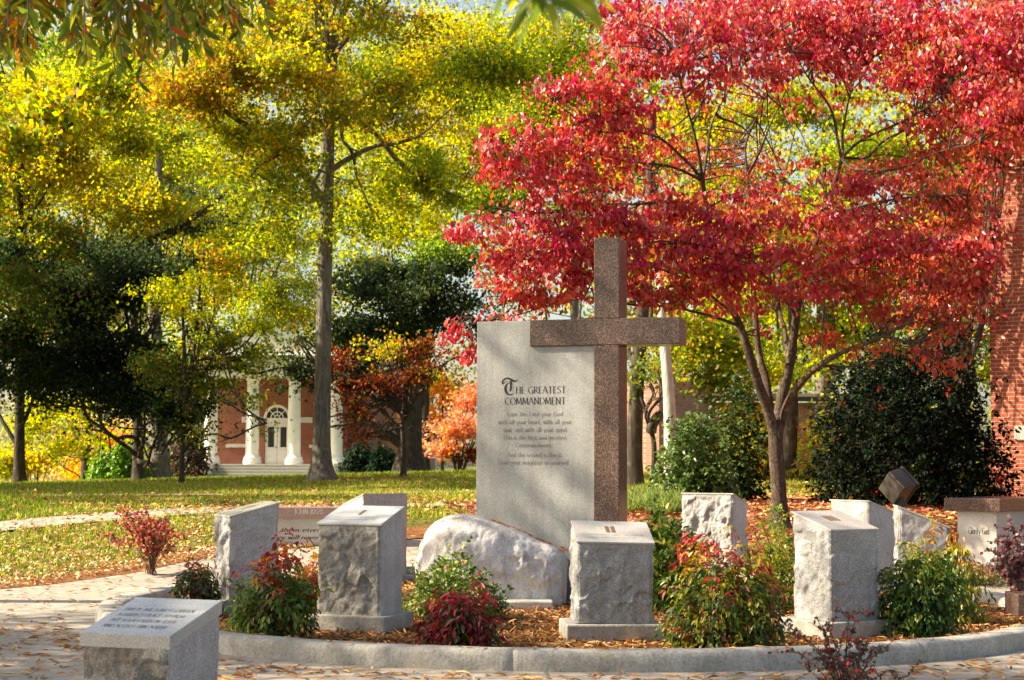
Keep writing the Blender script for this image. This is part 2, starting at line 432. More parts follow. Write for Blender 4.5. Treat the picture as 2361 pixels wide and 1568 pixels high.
PALS = {
 'gold': [(Y1, 3), (Y2, 1), (YG, 4), (LG, 2.5), (OL, 2), (OR2, .4)],
 'goldgreen': [(YG, 4), (LG, 3.5), (Y1, 1.3), (GN, 2.5), (OL, 2)],
 'oak': [(OR2, .9), (Y2, 1.5), (YG, 3), (LG, 2.4), (BR, .6), (GN, 1.6), (OL, 3)],
 'rust': [(OR2, 1.1), (BR, 1.1), (Y2, 1.5), (YG, 2), (OL, 4), (LG, 1.4)],
 'green': [(GN, 5), (LG, 2.5), (YG, 1)],
 'olive': [((.12, .15, .03), 3), (GN, 3), ((.3, .26, .05), 1.2), (BR, .7)],
 'dark': [(DGN, 6), ((.04, .07, .02), 3), ((.1, .11, .03), .7)],
 'black': [((.012, .024, .009), 6), ((.03, .055, .015), 3), ((.1, .12, .02), .35), ((.2, .03, .015), .05)],  # deep shade and a little sunlit green put into the leaf colours
 'limon': [(YG, 5), (Y1, 2), (LG, 3)],
 'maroon': [((.2, .04, .02), 4), ((.34, .1, .035), 2), ((.1, .025, .015), 3), (OR2, .5), (GN, .8)],
 'orange': [((.75, .33, .05), 4), ((.7, .42, .06), 3), ((.6, .22, .06), 2)],
 'pink': [((.6, .26, .2), 4), ((.62, .34, .14), 3.5), ((.5, .16, .12), 1.5), (OR1, 1.6)],
 'red': [(RD1, 4), (RD2, 2.6), (RD3, 3), (PK, 1.2), ((.5, .03, .12), 1.2)],
 'redorange': [(RD1, 2.5), (RD3, 3), ((.5, .12, .05), 2), ((.28, .04, .03), 2), ((.35, .22, .04), .5), (GN, .25)],
}
def pal(name): 
    p = PALS[name]; return np.array([c for c, _ in p]), np.array([w for _, w in p], float) / sum(w for _, w in p)
def clump_leaves(C, Rr, n, palname, size, r, tpl=RH, down=0.0, keep=.28, jit=.34, gap=.0):
    """C (k,3) clump centres, Rr (k,3) radii, n total leaves"""
    k = len(C); vol = Rr[:, 0] * Rr[:, 2]; pr = vol / vol.sum()
    ci = r.choice(k, n, p=pr)
    # each clump is a fan of leafy twigs that thins out at its rim
    ax = unit(r.normal(size=(k, 4, 3)) * [1, 1, .45]); tw_ = r.integers(0, 4, n); q = r.random(n) ** .8
    d = ax[ci, tw_] * (q * 1.25)[:, None] + r.normal(size=(n, 3)) * (.26 + .34 * r.random(n))[:, None]
    P = C[ci] + d * Rr[ci]
    if gap > -1:        # holes and ragged edges: foliage grows in sprays, not in a fog
        f_ = .55 / float(Rr[:, 0].mean()); g_ = vnoise(P * [1, 1, 1.5], f_ * 1.6, 5) + .7 * vnoise(P * [1, 1, 1.7], f_ * 4.2, 15)
        ok = g_ > gap + .12 * r.normal(size=n); P, ci, d = P[ok], ci[ok], d[ok]; n = len(P)
    cols, w = pal(palname); cc = r.choice(len(cols), k, p=w)
    li = np.where(r.random(n) < keep, cc[ci], r.choice(len(cols), n, p=w))
    kb = r.uniform(.8, 1.2, k)
    col = cols[li] * r.uniform(1 - jit, 1 + jit, n)[:, None] * kb[ci][:, None]
    D = rdir(n, r)
    if down: D = unit(D * (1 - down) + np.array([0, 0, -down]) + d * .3)
    return leaves(P, D, r.uniform(0, 2 * PI, n), size * r.uniform(.7, 1.3, n), np.clip(col, 0, .9), tpl)
def merge(parts):
    V = []; Fs = {}; C = []; n = 0
    for v, f, c in parts:
        V.append(v); C.append(c)
        for q in f: Fs.setdefault(q.shape[1], []).append(q + n)
        n += len(v)
    return np.vstack(V), [np.vstack(x) for x in Fs.values()], np.vstack(C)

def crown_clumps(c, R, rc, r, fill=1.0, shell=.45):
    area = PI * R[0] * R[2]
    k = max(6, int(fill * 2.2 * area / (PI * rc * rc)))
    d = rdir(k, r) * (r.random(k) ** shell)[:, None]
    C = c + d * (np.array(R) - rc * .6).clip(.2)
    rr = rc * r.uniform(.55, 1.5, k)
    return C, np.stack([rr, rr, rr * .62], 1)

LAI = 3.0
def tree(name, label, cat, base, d, tw, top, crowns, leaf=.13, bark='dark_bark', mat='leaf_thin', limbs=10, lean=0, group=None,
         seed=1, rc=.9, trunk_pts=None, extra=None, limb_lo=.35, taper=.55, flare=1.7, down=0.0, world_xy=None):
    """base px (x,y row of the foot or None), d depth, tw trunk width px, top px row where the trunk ends,
       crowns: (cx, cy, rx, ry, depth offset, palette, lai[, clump radius])"""
    r = np.random.default_rng(seed)
    bx = xcol(base[0], d); g = float(G(bx, d)); B = np.array([bx, d, g])
    e = tag(empty(name, B), label, cat, group)
    k = d / F
    parts = []; allC = []
    for cr in crowns:
        cx, cyy, rx, ry, dd, pn, lai = cr[:7]; rcc = cr[7] if len(cr) > 7 else rc
        dep = d + dd; kk = dep / F
        c = at(cx, cyy, dep); R = np.array([rx * kk, .75 * (rx + ry) / 2 * kk + .3, ry * kk])
        C, Rr = crown_clumps(c, R, rcc, r)
        n = int(LAI * lai * PI * R[0] * R[2] / (.32 * leaf * leaf * .55))
        n = min(n, 110000)
        parts.append(clump_leaves(C, Rr, n, pn, leaf, r, down=down)); allC.append(C)
    allC = np.vstack(allC)
    T = Tubes()
    r0 = tw * k / 2
    if trunk_pts is None:
        topP = at(base[0] + lean, top, d)
        mid = (B + topP) / 2 + np.array([r.normal() * .15, 0, 0])
        pts = curve([B, B * .9 + topP * .1 , mid, topP], 24)
    else:
        pts = curve([B - np.array([0, 0, .1])] + [at(x, y, d + dz) for x, y, dz in trunk_pts], 30)
    hgt = pts[:, 2] - B[2]; tt = np.clip(hgt / max(hgt[-1], .1), 0, 1)
    rad = r0 * (1 - taper * tt) + r0 * (flare - 1) * np.exp(-hgt.clip(0) / (r0 * 1.6))
    pts[0, 2] -= .15
    T.add(pts, rad, 16)
    idx = np.argsort(r.random(len(allC)))[:limbs]
    for q in allC[idx]:
        h0 = np.clip(limb_lo + (.95 - limb_lo) * r.random(), 0, 1); j = int(h0 * (len(pts) - 1)); s0 = pts[j]
        m = s0 * .5 + q * .5 + np.array([0, 0, -.12 * np.linalg.norm(q - s0)])
        cp = curve([s0, m, q], 12, .25, seed)
        T.add(cp, np.linspace(rad[j] * .45, .025, len(cp)), 6)
        for _ in range(2):
            jj = r.integers(4, len(cp) - 2); q2 = cp[jj] + rdir(1, r)[0] * np.linalg.norm(q - s0) * .35 * np.array([1, .6, .7])
            c2 = curve([cp[jj], (cp[jj] + q2) / 2 + r.normal(size=3) * .1, q2], 8); T.add(c2, np.linspace(rad[j] * .2, .012, len(c2)), 5)
    if extra:
        for pp, ra, rb in extra:
            cp = curve([at(x, y, d + dz) for x, y, dz in pp], 20, .12, seed); T.add(cp, np.linspace(ra * k, rb * k, len(cp)), 8)
    T.build('trunk', bark, e)
    V, Fs, C = merge(parts)
    npmesh('crown', V, Fs, mat, e, C)
    return e

# ================================================================== THE SETTING
def ground():
    xs = np.unique(np.concatenate([-np.geomspace(16, 500, 22)[::-1], np.arange(-16, 16.01, .25), np.geomspace(16, 500, 22)]))
    ys = np.unique(np.concatenate([[-60, -30, -10, 0], np.arange(2, 30, .25), np.arange(30, 70, 1), np.geomspace(70, 900, 30)]))
    X, Y = np.meshgrid(xs, ys); Z = G(X, Y)
    V = np.stack([X, Y, Z], -1).reshape(-1, 3); n = len(xs); m = len(ys)
    i = (np.arange(m - 1)[:, None] * n + np.arange(n - 1)[None]).ravel()
    o = npmesh('ground', V, np.stack([i, i + 1, i + n + 1, i + n], 1), 'lawn_soil', smooth=True)
    tag(o, 'leaf-strewn lawn running back under the trees', None, kind='structure')
ground()
RC = np.array([.62, 15.5]); RR = 4.25
def polar_sheet(name, r0, r1, dz, mat, c=RC, nr=30, na=160, zf=None, wob=0.0):
    rr = np.linspace(r0, r1, nr); aa = np.linspace(0, 2 * PI, na, endpoint=False)
    Rg, A = np.meshgrid(rr, aa, indexing='ij')
    if wob:
        q = np.stack([np.cos(aa), np.sin(aa), aa * 0], 1); w = 1 + wob * fbm(q, 2.5, 3, 3); Rg = Rg * (1 + (w[None] - 1) * (Rg / r1) ** 4)
    X = c[0] + Rg * np.cos(A); Y = c[1] + Rg * np.sin(A); Z = G(X, Y) + dz
    if zf is not None: Z = Z + zf(X, Y)
    V = np.stack([X, Y, Z], -1).reshape(-1, 3)
    i = (np.arange(nr - 1)[:, None] * na + np.arange(na)[None]); j = (np.arange(nr - 1)[:, None] * na + (np.arange(na)[None] + 1) % na)
    return npmesh(name, V, np.stack([i, i + na, j + na, j], -1).reshape(-1, 4), mat, smooth=True)
tag(polar_sheet('walkway', 4.15, 6.8, .010, 'flagstone_paving', nr=24, na=220), 'stamped flagstone walk circling the garden bed', kind='structure')
def rect_sheet(name, x0, x1, y0, y1, dz, mat, st=.5, mask=None):
    xs = np.arange(x0, x1 + st, st); ys = np.arange(y0, y1 + st, st); X, Y = np.meshgrid(xs, ys); Z = G(X, Y) + dz
    n = len(xs); m = len(ys); i = (np.arange(m - 1)[:, None] * n + np.arange(n - 1)[None]).ravel()
    if mask is not None:
        cx = (X[:-1, :-1] + X[1:, 1:]) / 2; cyy = (Y[:-1, :-1] + Y[1:, 1:]) / 2; i = i[mask(cx, cyy).ravel()]
    return npmesh(name, np.stack([X, Y, Z], -1).reshape(-1, 3), np.stack([i, i + 1, i + n + 1, i + n], 1), mat)
tag(rect_sheet('plaza', -14, 14, -4, 14.5, .005, 'flagstone_paving'), 'flagstone plaza in front of the curved kerb', kind='structure')
def bedz(X, Y):
    q = np.stack([X.ravel(), Y.ravel(), X.ravel() * 0], 1)
    return (.012 * fbm(q, 2.0, 3, 5)).reshape(X.shape) + .02 * (1 - (np.hypot(X - RC[0], Y - RC[1]) / RR) ** 2)
tag(polar_sheet('mulch_bed', .0, RR - .05, .022, 'bark_mulch', nr=40, zf=bedz), 'brown mulch inside the round kerb', kind='structure')
tag(polar_sheet('mulch_ground', .0, 6.2, .02, 'bark_mulch', c=np.array([5.6, 25.6]), wob=.18), 'leafy mulch under the red dogwood and beside the brick building', kind='structure')
tag(polar_sheet('mulch_margin', 6.78, 7.5, .014, 'bark_mulch', nr=10, wob=.08), 'ring of mulch and dry leaves bordering the walk', kind='structure')
bo = ground_at(745, 1128)
tag(polar_sheet('tree_ring', 0, 2.9, .02, 'bark_mulch', c=np.array([bo[0], 46.5]), nr=10, na=60, wob=.2), 'bare mulched soil around the tall oak', kind='structure')
def path(name, label, pts, w, dz=.03):
    C = curve([(*ground_at(x, y)[:2], 0) for x, y in pts], 90); T = np.gradient(C, axis=0); T /= np.linalg.norm(T, axis=1)[:, None]
    Nn = np.stack([-T[:, 1], T[:, 0], T[:, 2] * 0], 1); V = []
    for s in np.linspace(-.5, .5, 5): V.append(C + Nn * w * s)
    V = np.stack(V, 1); V[..., 2] = G(V[..., 0], V[..., 1]) + dz
    n = len(C); i = (np.arange(n - 1)[:, None] * 5 + np.arange(4)[None]).ravel()
    tag(npmesh(name, V.reshape(-1, 3), np.stack([i, i + 5, i + 6, i + 1], 1), 'path_concrete'), label, kind='structure')
path('path', 'pale concrete path crossing the lawn behind the garden', [(-400, 1262), (0, 1219), (300, 1192), (540, 1177), (800, 1170), (1150, 1168), (1500, 1172)], .75)
path('path', 'narrow concrete path beyond the tall oak', [(-300, 1150), (0, 1146), (500, 1143), (850, 1139), (1250, 1135)], .9)

# kerb ring
def kerb():
    prof = [(-.125, -.05), (-.125, .10), (-.115, .128), (-.09, .145), (.08, .147), (.105, .135), (.12, .11), (.125, .06), (.125, -.05)]
    joints = [2 * PI * (i + .55) / 9 for i in range(9)]
    angs = sorted(list(2 * PI * np.arange(240) / 240) + [j_ + e_ for j_ in joints for e_ in (-.0022, -.0012, .0012, .0022)]); na = len(angs); V = []
    for i in range(na):
        a = angs[i]; jn = any(abs(a - j_) < .0015 for j_ in joints)
        cx, cyy = RC[0] + RR * math.cos(a), RC[1] + RR * math.sin(a); g = float(G(cx, cyy))
        for rr, z in prof:
            w = 0.004 * math.sin(a * 37) + 0.003 * math.sin(a * 91 + 1) - (.006 if jn and z > .05 else 0) * (1 if rr > 0 or z > .12 else -1)
            V.append((RC[0] + (RR + rr + w) * math.cos(a), RC[1] + (RR + rr + w) * math.sin(a), g + z + w * .5))
    k = len(prof); Q = [(i * k + j, i * k + j + 1, ((i + 1) % na) * k + j + 1, ((i + 1) % na) * k + j) for i in range(na) for j in range(k - 1)]
    o = npmesh('kerb', np.array(V), np.array(Q), 'concrete', smooth=True, origin=(RC[0], RC[1], 0))
    tag(o, 'rounded concrete kerb curving around the garden bed', 'kerb')
kerb()

# ================================================================== lettering: a small serif pen font
def ar(cx, cy_, rx, ry, a0, a1, n=10):
    return [(cx + rx * math.cos(math.radians(a0 + (a1 - a0) * i / n)), cy_ + ry * math.sin(math.radians(a0 + (a1 - a0) * i / n))) for i in range(n + 1)]
xh = .6
GL = {
 'A': (.72, [[(0, 0), (.34, 1)], [(.34, 1), (.7, 0)], [(.14, .36), (.56, .36)]]),
 'B': (.6, [[(.1, 0), (.1, 1)], [(.1, 1)] + ar(.28, .76, .22, .24, 90, -90) + [(.1, .52)], [(.1, .52)] + ar(.3, .26, .27, .26, 90, -90) + [(.1, 0)]]),
 'C': (.72, [ar(.42, .5, .38, .5, 50, 310, 18)]),
 'D': (.76, [[(.1, 0), (.1, 1)], [(.1, 1)] + ar(.28, .5, .42, .5, 90, -90, 16) + [(.1, 0)]]),
 'E': (.56, [[(.1, 0), (.1, 1)], [(.1, 1), (.5, 1)], [(.1, .52), (.42, .52)], [(.1, 0), (.52, 0)]]),
 'F': (.52, [[(.1, 0), (.1, 1)], [(.1, 1), (.5, 1)], [(.1, .52), (.4, .52)]]),
 'G': (.76, [ar(.42, .5, .38, .5, 50, 320, 18), [(.68, .02), (.68, .42)], [(.5, .42), (.74, .42)]]),
 'H': (.76, [[(.1, 0), (.1, 1)], [(.64, 0), (.64, 1)], [(.1, .52), (.64, .52)]]),
 'I': (.28, [[(.13, 0), (.13, 1)]]),
 'J': (.4, [[(.28, 1), (.28, .05)] + ar(.1, .05, .18, .2, 0, -110, 6)]),
 'K': (.68, [[(.1, 0), (.1, 1)], [(.6, 1), (.12, .48)], [(.24, .58), (.66, 0)]]),
 'L': (.54, [[(.1, 0), (.1, 1)], [(.1, 0), (.5, 0)]]),
 'M': (.9, [[(.06, 0), (.14, 1)], [(.14, 1), (.44, .1)], [(.44, .1), (.72, 1)], [(.72, 1), (.82, 0)]]),
 'N': (.76, [[(.1, 0), (.1, 1)], [(.1, 1), (.64, 0)], [(.64, 0), (.64, 1)]]),
 'O': (.82, [ar(.41, .5, .37, .5, 90, 450, 24)]),
 'P': (.58, [[(.1, 0), (.1, 1)], [(.1, 1)] + ar(.28, .74, .25, .26, 90, -90) + [(.1, .48)]]),
 'R': (.64, [[(.1, 0), (.1, 1)], [(.1, 1)] + ar(.28, .75, .23, .25, 90, -90) + [(.1, .5)], [(.28, .5), (.64, 0)]]),
 'S': (.54, [ar(.26, .75, .2, .25, 30, 230, 9) + ar(.24, .26, .22, .26, 60, -150, 11)]),
 'T': (.66, [[(.02, 1), (.62, 1)], [(.32, 0), (.32, 1)]]),
 'U': (.74, [[(.1, 1), (.1, .3)] + ar(.36, .3, .26, .3, 180, 360, 10) + [(.62, 1)]]),
 'V': (.7, [[(.02, 1), (.34, 0)], [(.34, 0), (.66, 1)]]),
 'W': (1.0, [[(.02, 1), (.26, 0)], [(.26, 0), (.5, 1)], [(.5, 1), (.74, 0)], [(.74, 0), (.98, 1)]]),
 'X': (.7, [[(.04, 1), (.64, 0)], [(.62, 1), (.04, 0)]]),
 'Y': (.66, [[(.02, 1), (.32, .48)], [(.62, 1), (.32, .48)], [(.32, .48), (.32, 0)]]),
 '1': (.3, [[(.14, 0), (.14, 1)]]), '0': (.66, [ar(.33, .5, .28, .5, 90, 450, 20)]),
 '2': (.58, [ar(.27, .74, .22, .26, 160, -30, 9) + [(.04, .02)], [(.04, .02), (.52, .02)]]),
 '8': (.56, [ar(.27, .75, .18, .25, 90, 450, 14), ar(.27, .26, .23, .26, 90, 450, 14)]),
 ':': (.26, [[(.12, .08), (.12, .24)], [(.12, .56), (.12, .72)]]), '.': (.2, [[(.08, 0), (.08, .09)]]), ',': (.2, [[(.1, .08), (.05, -.1)]]),
 "'": (.18, [[(.1, 1), (.07, .8)]]), ' ': (.32, []),
 'a': (.48, [ar(.22, .42, .18, .18, 150, 0, 6) + [(.4, 0)], ar(.22, .16, .18, .17, 60, 330, 10)]),
 'b': (.5, [[(.08, 0), (.08, 1)], ar(.26, .3, .2, .3, 120, -120, 12)]),
 'c': (.44, [ar(.26, .3, .21, .3, 50, 310, 12)]),
 'd': (.5, [[(.42, 0), (.42, 1)], ar(.24, .3, .2, .3, 60, 300, 12)]),
 'e': (.46, [[(.06, .33), (.42, .33)] + ar(.25, .3, .19, .3, 10, 310, 12)]),
 'f': (.32, [[(.12, 0), (.12, .8)] + ar(.24, .82, .12, .18, 180, 60, 5), [(.02, xh), (.28, xh)]]),
 'g': (.48, [ar(.22, .34, .18, .24, 90, 450, 12), [(.4, xh), (.4, -.1)] + ar(.22, -.1, .18, .18, 0, -160, 8)]),
 'h': (.5, [[(.08, 0), (.08, 1)], ar(.24, .4, .17, .2, 160, 0, 7) + [(.41, 0)]]),
 'i': (.2, [[(.09, 0), (.09, xh)], [(.09, .8), (.09, .88)]]),
 'k': (.48, [[(.08, 0), (.08, 1)], [(.42, xh), (.1, .26)], [(.2, .34), (.46, 0)]]),
 'l': (.2, [[(.09, 0), (.09, 1)]]),
 'm': (.76, [[(.08, 0), (.08, xh)], ar(.23, .4, .15, .2, 160, 0, 7) + [(.38, 0)], ar(.53, .4, .15, .2, 160, 0, 7) + [(.68, 0)]]),
 'n': (.5, [[(.08, 0), (.08, xh)], ar(.24, .4, .17, .2, 160, 0, 7) + [(.41, 0)]]),
 'o': (.5, [ar(.25, .3, .21, .3, 90, 450, 16)]),
 'p': (.5, [[(.08, -.3), (.08, xh)], ar(.26, .3, .2, .3, 120, -120, 12)]),
 'r': (.34, [[(.08, 0), (.08, xh)], ar(.22, .4, .14, .2, 170, 50, 5)]),
 's': (.38, [ar(.19, .44, .14, .16, 40, 230, 7) + ar(.18, .16, .15, .16, 60, -150, 9)]),
 't': (.32, [[(.13, .86), (.13, .1)] + ar(.23, .1, .1, .1, 180, 300, 5), [(.02, xh), (.28, xh)]]),
 'u': (.5, [[(.08, xh), (.08, .2)] + ar(.24, .2, .16, .2, 180, 340, 7), [(.41, xh), (.41, 0)]]),
 'v': (.46, [[(.02, xh), (.22, 0)], [(.22, 0), (.42, xh)]]),
 'w': (.68, [[(.02, xh), (.18, 0)], [(.18, 0), (.34, xh)], [(.34, xh), (.5, 0)], [(.5, 0), (.66, xh)]]),
 'y': (.46, [[(.02, xh), (.24, .02)], [(.44, xh), (.14, -.3)]]),
}
def lettering(name, lines, mat, parent, nrm, thick=.115, thin=.035, slant=0, wvar=None, lift=.002):
    """lines: (string, origin(3), right(3 unit), up(3 unit), cap height, width)"""
    nrm = np.array(nrm, float); res = None
    for s, o, rt, up, h, wid in lines:
        V = []; Q = []; n = 0; o = np.array(o); rt = np.array(rt); up = np.array(up)
        tot = sum(GL[c][0] for c in s) + .06 * len(s); sx = (wid / h) / tot if wid else 1.0
        x = 0.0
        for c in s:
            w, st = GL[c]
            segs = []
            for pl in st:
                P = np.array(pl, float)
                for a, b in zip(P[:-1], P[1:]): segs.append((a, b))
                # serifs on upright stroke ends
                if len(P) == 2 and abs(P[0, 0] - P[1, 0]) < .45 * abs(P[0, 1] - P[1, 1]) and abs(P[0, 1] - P[1, 1]) > .3 and thick > .08 and not slant:
                    for e in P: segs.append((e + (-.11, 0), e + (.11, 0)))
            for a, b in segs:
                d = b - a; L = math.hypot(*d) + 1e-9; t = thin + (thick - thin) * abs(d[1]) / L
                if d[0] * d[1] > 0 and abs(d[0]) > .1 * L and c.isupper(): t = thin + (t - thin) * .35
                pn = np.array([-d[1], d[0]]) / L * t / 2; ex = d / L * min(.012, L * .5)
                for q in (a - ex - pn, a - ex + pn, b + ex + pn, b + ex - pn):
                    V.append(o + rt * (x + q[0] + slant * q[1]) * sx * h + up * q[1] * h + nrm * lift)
                Q.append((n, n + 3, n + 2, n + 1)); n += 4
            x += w + .06
        res = npmesh(name, np.array(V), np.array(Q), mat, parent)
    return res

# ================================================================== THE GRANITE CROSS MONUMENT
YAW = math.radians(17)
U = np.array([math.cos(YAW), -math.sin(YAW), 0]); NM = np.array([-math.sin(YAW), -math.cos(YAW), 0]); UP = np.array([0, 0, 1.])
PM = at(1221, 900, 16.3); PM[2] = 0
def on_m(px, py):
    v = ray(px, py); o = np.array([0, 0, CAMZ]); t = np.dot(PM - o, NM) / np.dot(v, NM); p = o + v * t
    return np.dot(p - PM, U), p[2]
def mp(s, z, off=0.0): return PM + U * s + UP * z + NM * off
mon = tag(empty('cross_monument', mp(.7, 0)), 'grey granite slab with a tall brown granite cross set over its corner', 'monument')
sl, zt = on_m(1098, 744); s_p0, _ = on_m(1369, 900); s_p1, _ = on_m(1427, 900); s_a0, z_at = on_m(1221, 739); s_a1, _ = on_m(1566, 735)
_, z_ab = on_m(1221, 798); _, z_ct = on_m(1370, 549)
z_at = (z_at + on_m(1566, 729.5)[1]) / 2; z_ab = (z_ab + on_m(1566, 793)[1]) / 2; zt = z_at - .003
m = MB(); P = [mp(sl, .02, -.03), mp(s_p0, .02, -.03), mp(s_p0, z_ab, -.03), mp(s_a0, z_ab, -.03), mp(s_a0, zt, -.03), mp(sl, zt, -.03)]
m.prism(P, -NM * .2); m.build('stone_slab', 'grey_granite', mon, bevel=.004)
cr = empty('cross', mp((s_p0 + s_p1) / 2, 0)); cr.parent = mon; cr.location = Vector(mp((s_p0 + s_p1) / 2, 0) - np.array(mon.location))
TH = .36
def mbox(s0, s1, z0, z1, f=0.0, th=TH):
    return MB().prism([mp(s0, z0, f), mp(s1, z0, f), mp(s1, z1, f), mp(s0, z1, f)], -NM * th)
mbox(s_p0 + .002, s_p1, .02, z_ab - .002).build('lower_shaft', 'red_granite', cr, bevel=.006)
mbox(s_a0 + .002, s_a1, z_ab, z_at).build('cross_arm', 'red_granite', cr, bevel=.006)
mbox(s_p0 + .002, s_p1, z_at + .002, z_ct).build('upper_shaft', 'red_granite', cr, bevel=.006)
def zx(x): return 1106.8 + x * .15292
def zy(y): return 848.5 + y * .15292
def mline(s, x0, x1, base, cap):
    a, z = on_m(zx(x0), zy(base)); b, _ = on_m(zx(x1), zy(base)); _, z2 = on_m(zx(x0), zy(base - cap))
    return (s, mp(a, z, -.03), U, UP, z2 - z, b - a)
lettering('heading', [mline('HE GREATEST', 525, 1290, 382, 100), mline('COMMANDMENT', 362, 1285, 549, 100)], 'letter_black', mon, NM, .125, .04)
lettering('verse', [mline('Love the Lord your God', 395, 1240, 725, 66), mline('with all your heart, with all your', 262, 1370, 845, 66),
    mline('soul, and with all your mind.', 330, 1315, 962, 66), mline('This is the first and greatest', 330, 1295, 1078, 66),
    mline('Commandment.', 522, 1085, 1193, 66), mline('And the second is like it.', 400, 1230, 1340, 66),
    mline('Love your neighbor as yourself.', 262, 1355, 1453, 66)], 'letter_grey', mon, NM, .13, .045)
def blackletter():
    V = []; Q = []; n = 0
    strokes = [([(330, 245), (325, 205), (350, 170), (400, 152), (450, 172), (500, 195), (535, 188), (560, 170)], [16, 26, 20, 20, 34, 34, 18, 3]),
               ([(330, 245), (345, 225), (400, 200), (440, 210)], [3, 10, 6, 3]),
               ([(455, 195), (452, 260), (448, 320), (430, 355)], [34, 32, 30, 6]),
               ([(440, 215), (395, 240), (370, 290), (375, 345), (400, 385), (450, 400), (495, 375)], [4, 14, 34, 38, 32, 16, 4]),
               ([(487, 225), (487, 350)], [4, 4])]
    for pts, ws in strokes:
        C = curve([(x, y, 0) for x, y in pts], 24)[:, :2]; W = np.interp(np.linspace(0, 1, len(C)), np.linspace(0, 1, len(ws)), ws)
        T = np.gradient(C, axis=0); T /= np.linalg.norm(T, axis=1)[:, None]; Nn = np.stack([-T[:, 1], T[:, 0]], 1) * W[:, None] / 2
        for a in (C - Nn, C + Nn):
            for q in a:
                s_, z_ = on_m(zx(q[0]), zy(q[1])); V.append(mp(s_, z_, -.028))
        k = len(C); Q += [(n + i, n + i + 1, n + k + i + 1, n + k + i) for i in range(k - 1)]; n += 2 * k
    npmesh('initial_letter', np.array(V), np.array(Q), 'letter_black', mon)
blackletter()

# boulder in front of the slab
def boulder():
    rows = [(962, 1300), (966, 1262), (985, 1225), (1002, 1207), (1040, 1191), (1062, 1187), (1100, 1191), (1150, 1206), (1200, 1226), (1250, 1248), (1288, 1262), (1304, 1275), (1312, 1300)]
    dd = 15.95
    xs = np.array([at(x, y, dd)[0] for x, y in rows]); zs = np.array([at(x, y, dd)[2] for x, y in rows])
    nu, nt = 130, 70; u = np.linspace(0, 1, nu); ue = .5 - .5 * np.cos(u * PI); ue = .5 * u + .5 * ue
    X = xs[0] + (xs[-1] - xs[0]) * ue; H = np.interp(X, xs, zs); H = np.convolve(np.pad(H, 2, 'edge'), np.ones(5) / 5, 'valid')
    th = np.linspace(0, PI, nt)
    endc = np.minimum(1, np.sqrt(np.clip(1 - np.abs(2 * ue - 1) ** 5, 0, 1)))
    D = .52 * endc; D = D * (1 - .12 * ue)
    c, s_ = np.cos(th), np.sin(th)
    cc = np.sign(c) * np.abs(c) ** .6; ss = np.abs(s_) ** .62
    V = np.zeros((nu, nt, 3)); V[..., 0] = X[:, None]; V[..., 1] = dd + .05 - D[:, None] * cc[None]; V[..., 2] = H[:, None] * ss[None]
    P = V.reshape(-1, 3); Nn = np.stack([(P[:, 0] + .15) * .5, (P[:, 1] - dd), (P[:, 2] - .3)], 1); Nn = unit(Nn)
    amp = .35 + .65 * sst(.0, .35, dd - .1 - P[:, 1])
    n1 = fbm(P, 2.2, 3, 3); n2 = fbm(P, 7, 4, 9); rdg = 1 - np.abs(fbm(P * np.array([1, 1, 1.6]), 4.5, 4, 21))
    rb_ = np.random.default_rng(77); fc = .6 * facets(P, 70, rb_, .4, 1500) + .6 * facets(P, 520, rb_, .8, 4000); dsp = .035 * n1 + amp * (.012 * n2 + .026 * fc + .03 * (rdg - .75))
    P = P + Nn * dsp[:, None] * np.array([1, 1, .6]); P[:, 2] = np.maximum(P[:, 2], -.02)
    i = (np.arange(nu - 1)[:, None] * nt + np.arange(nt - 1)[None]).ravel()
    caps = []
    n = len(P); P = np.vstack([P, [[X[0], dd, .15], [X[-1], dd, .2]]])
    cap = np.array([(n, j + 1, j) for j in range(nt - 1)] + [(n + 1, (nu - 1) * nt + j, (nu - 1) * nt + j + 1) for j in range(nt - 1)])
    o = npmesh('boulder', P, [np.stack([i, i + nt, i + nt + 1, i + 1], 1), cap], 'boulder_granite', smooth=True, origin=(float(X.mean()), dd, 0))
    tag(o, 'large pale rough boulder at the foot of the cross slab', 'boulder')
boulder()
a = at(1065, 1398, 15.55); b = at(1275, 1404, 15.35)
o = MB().box(a[0], b[0], 15.3, 15.75, .02, .135).build('footing', 'pale_concrete', origin=((a[0] + b[0]) / 2, 15.5, 0), bevel=.015)
tag(o, 'low white concrete footing in front of the boulder', 'footing')

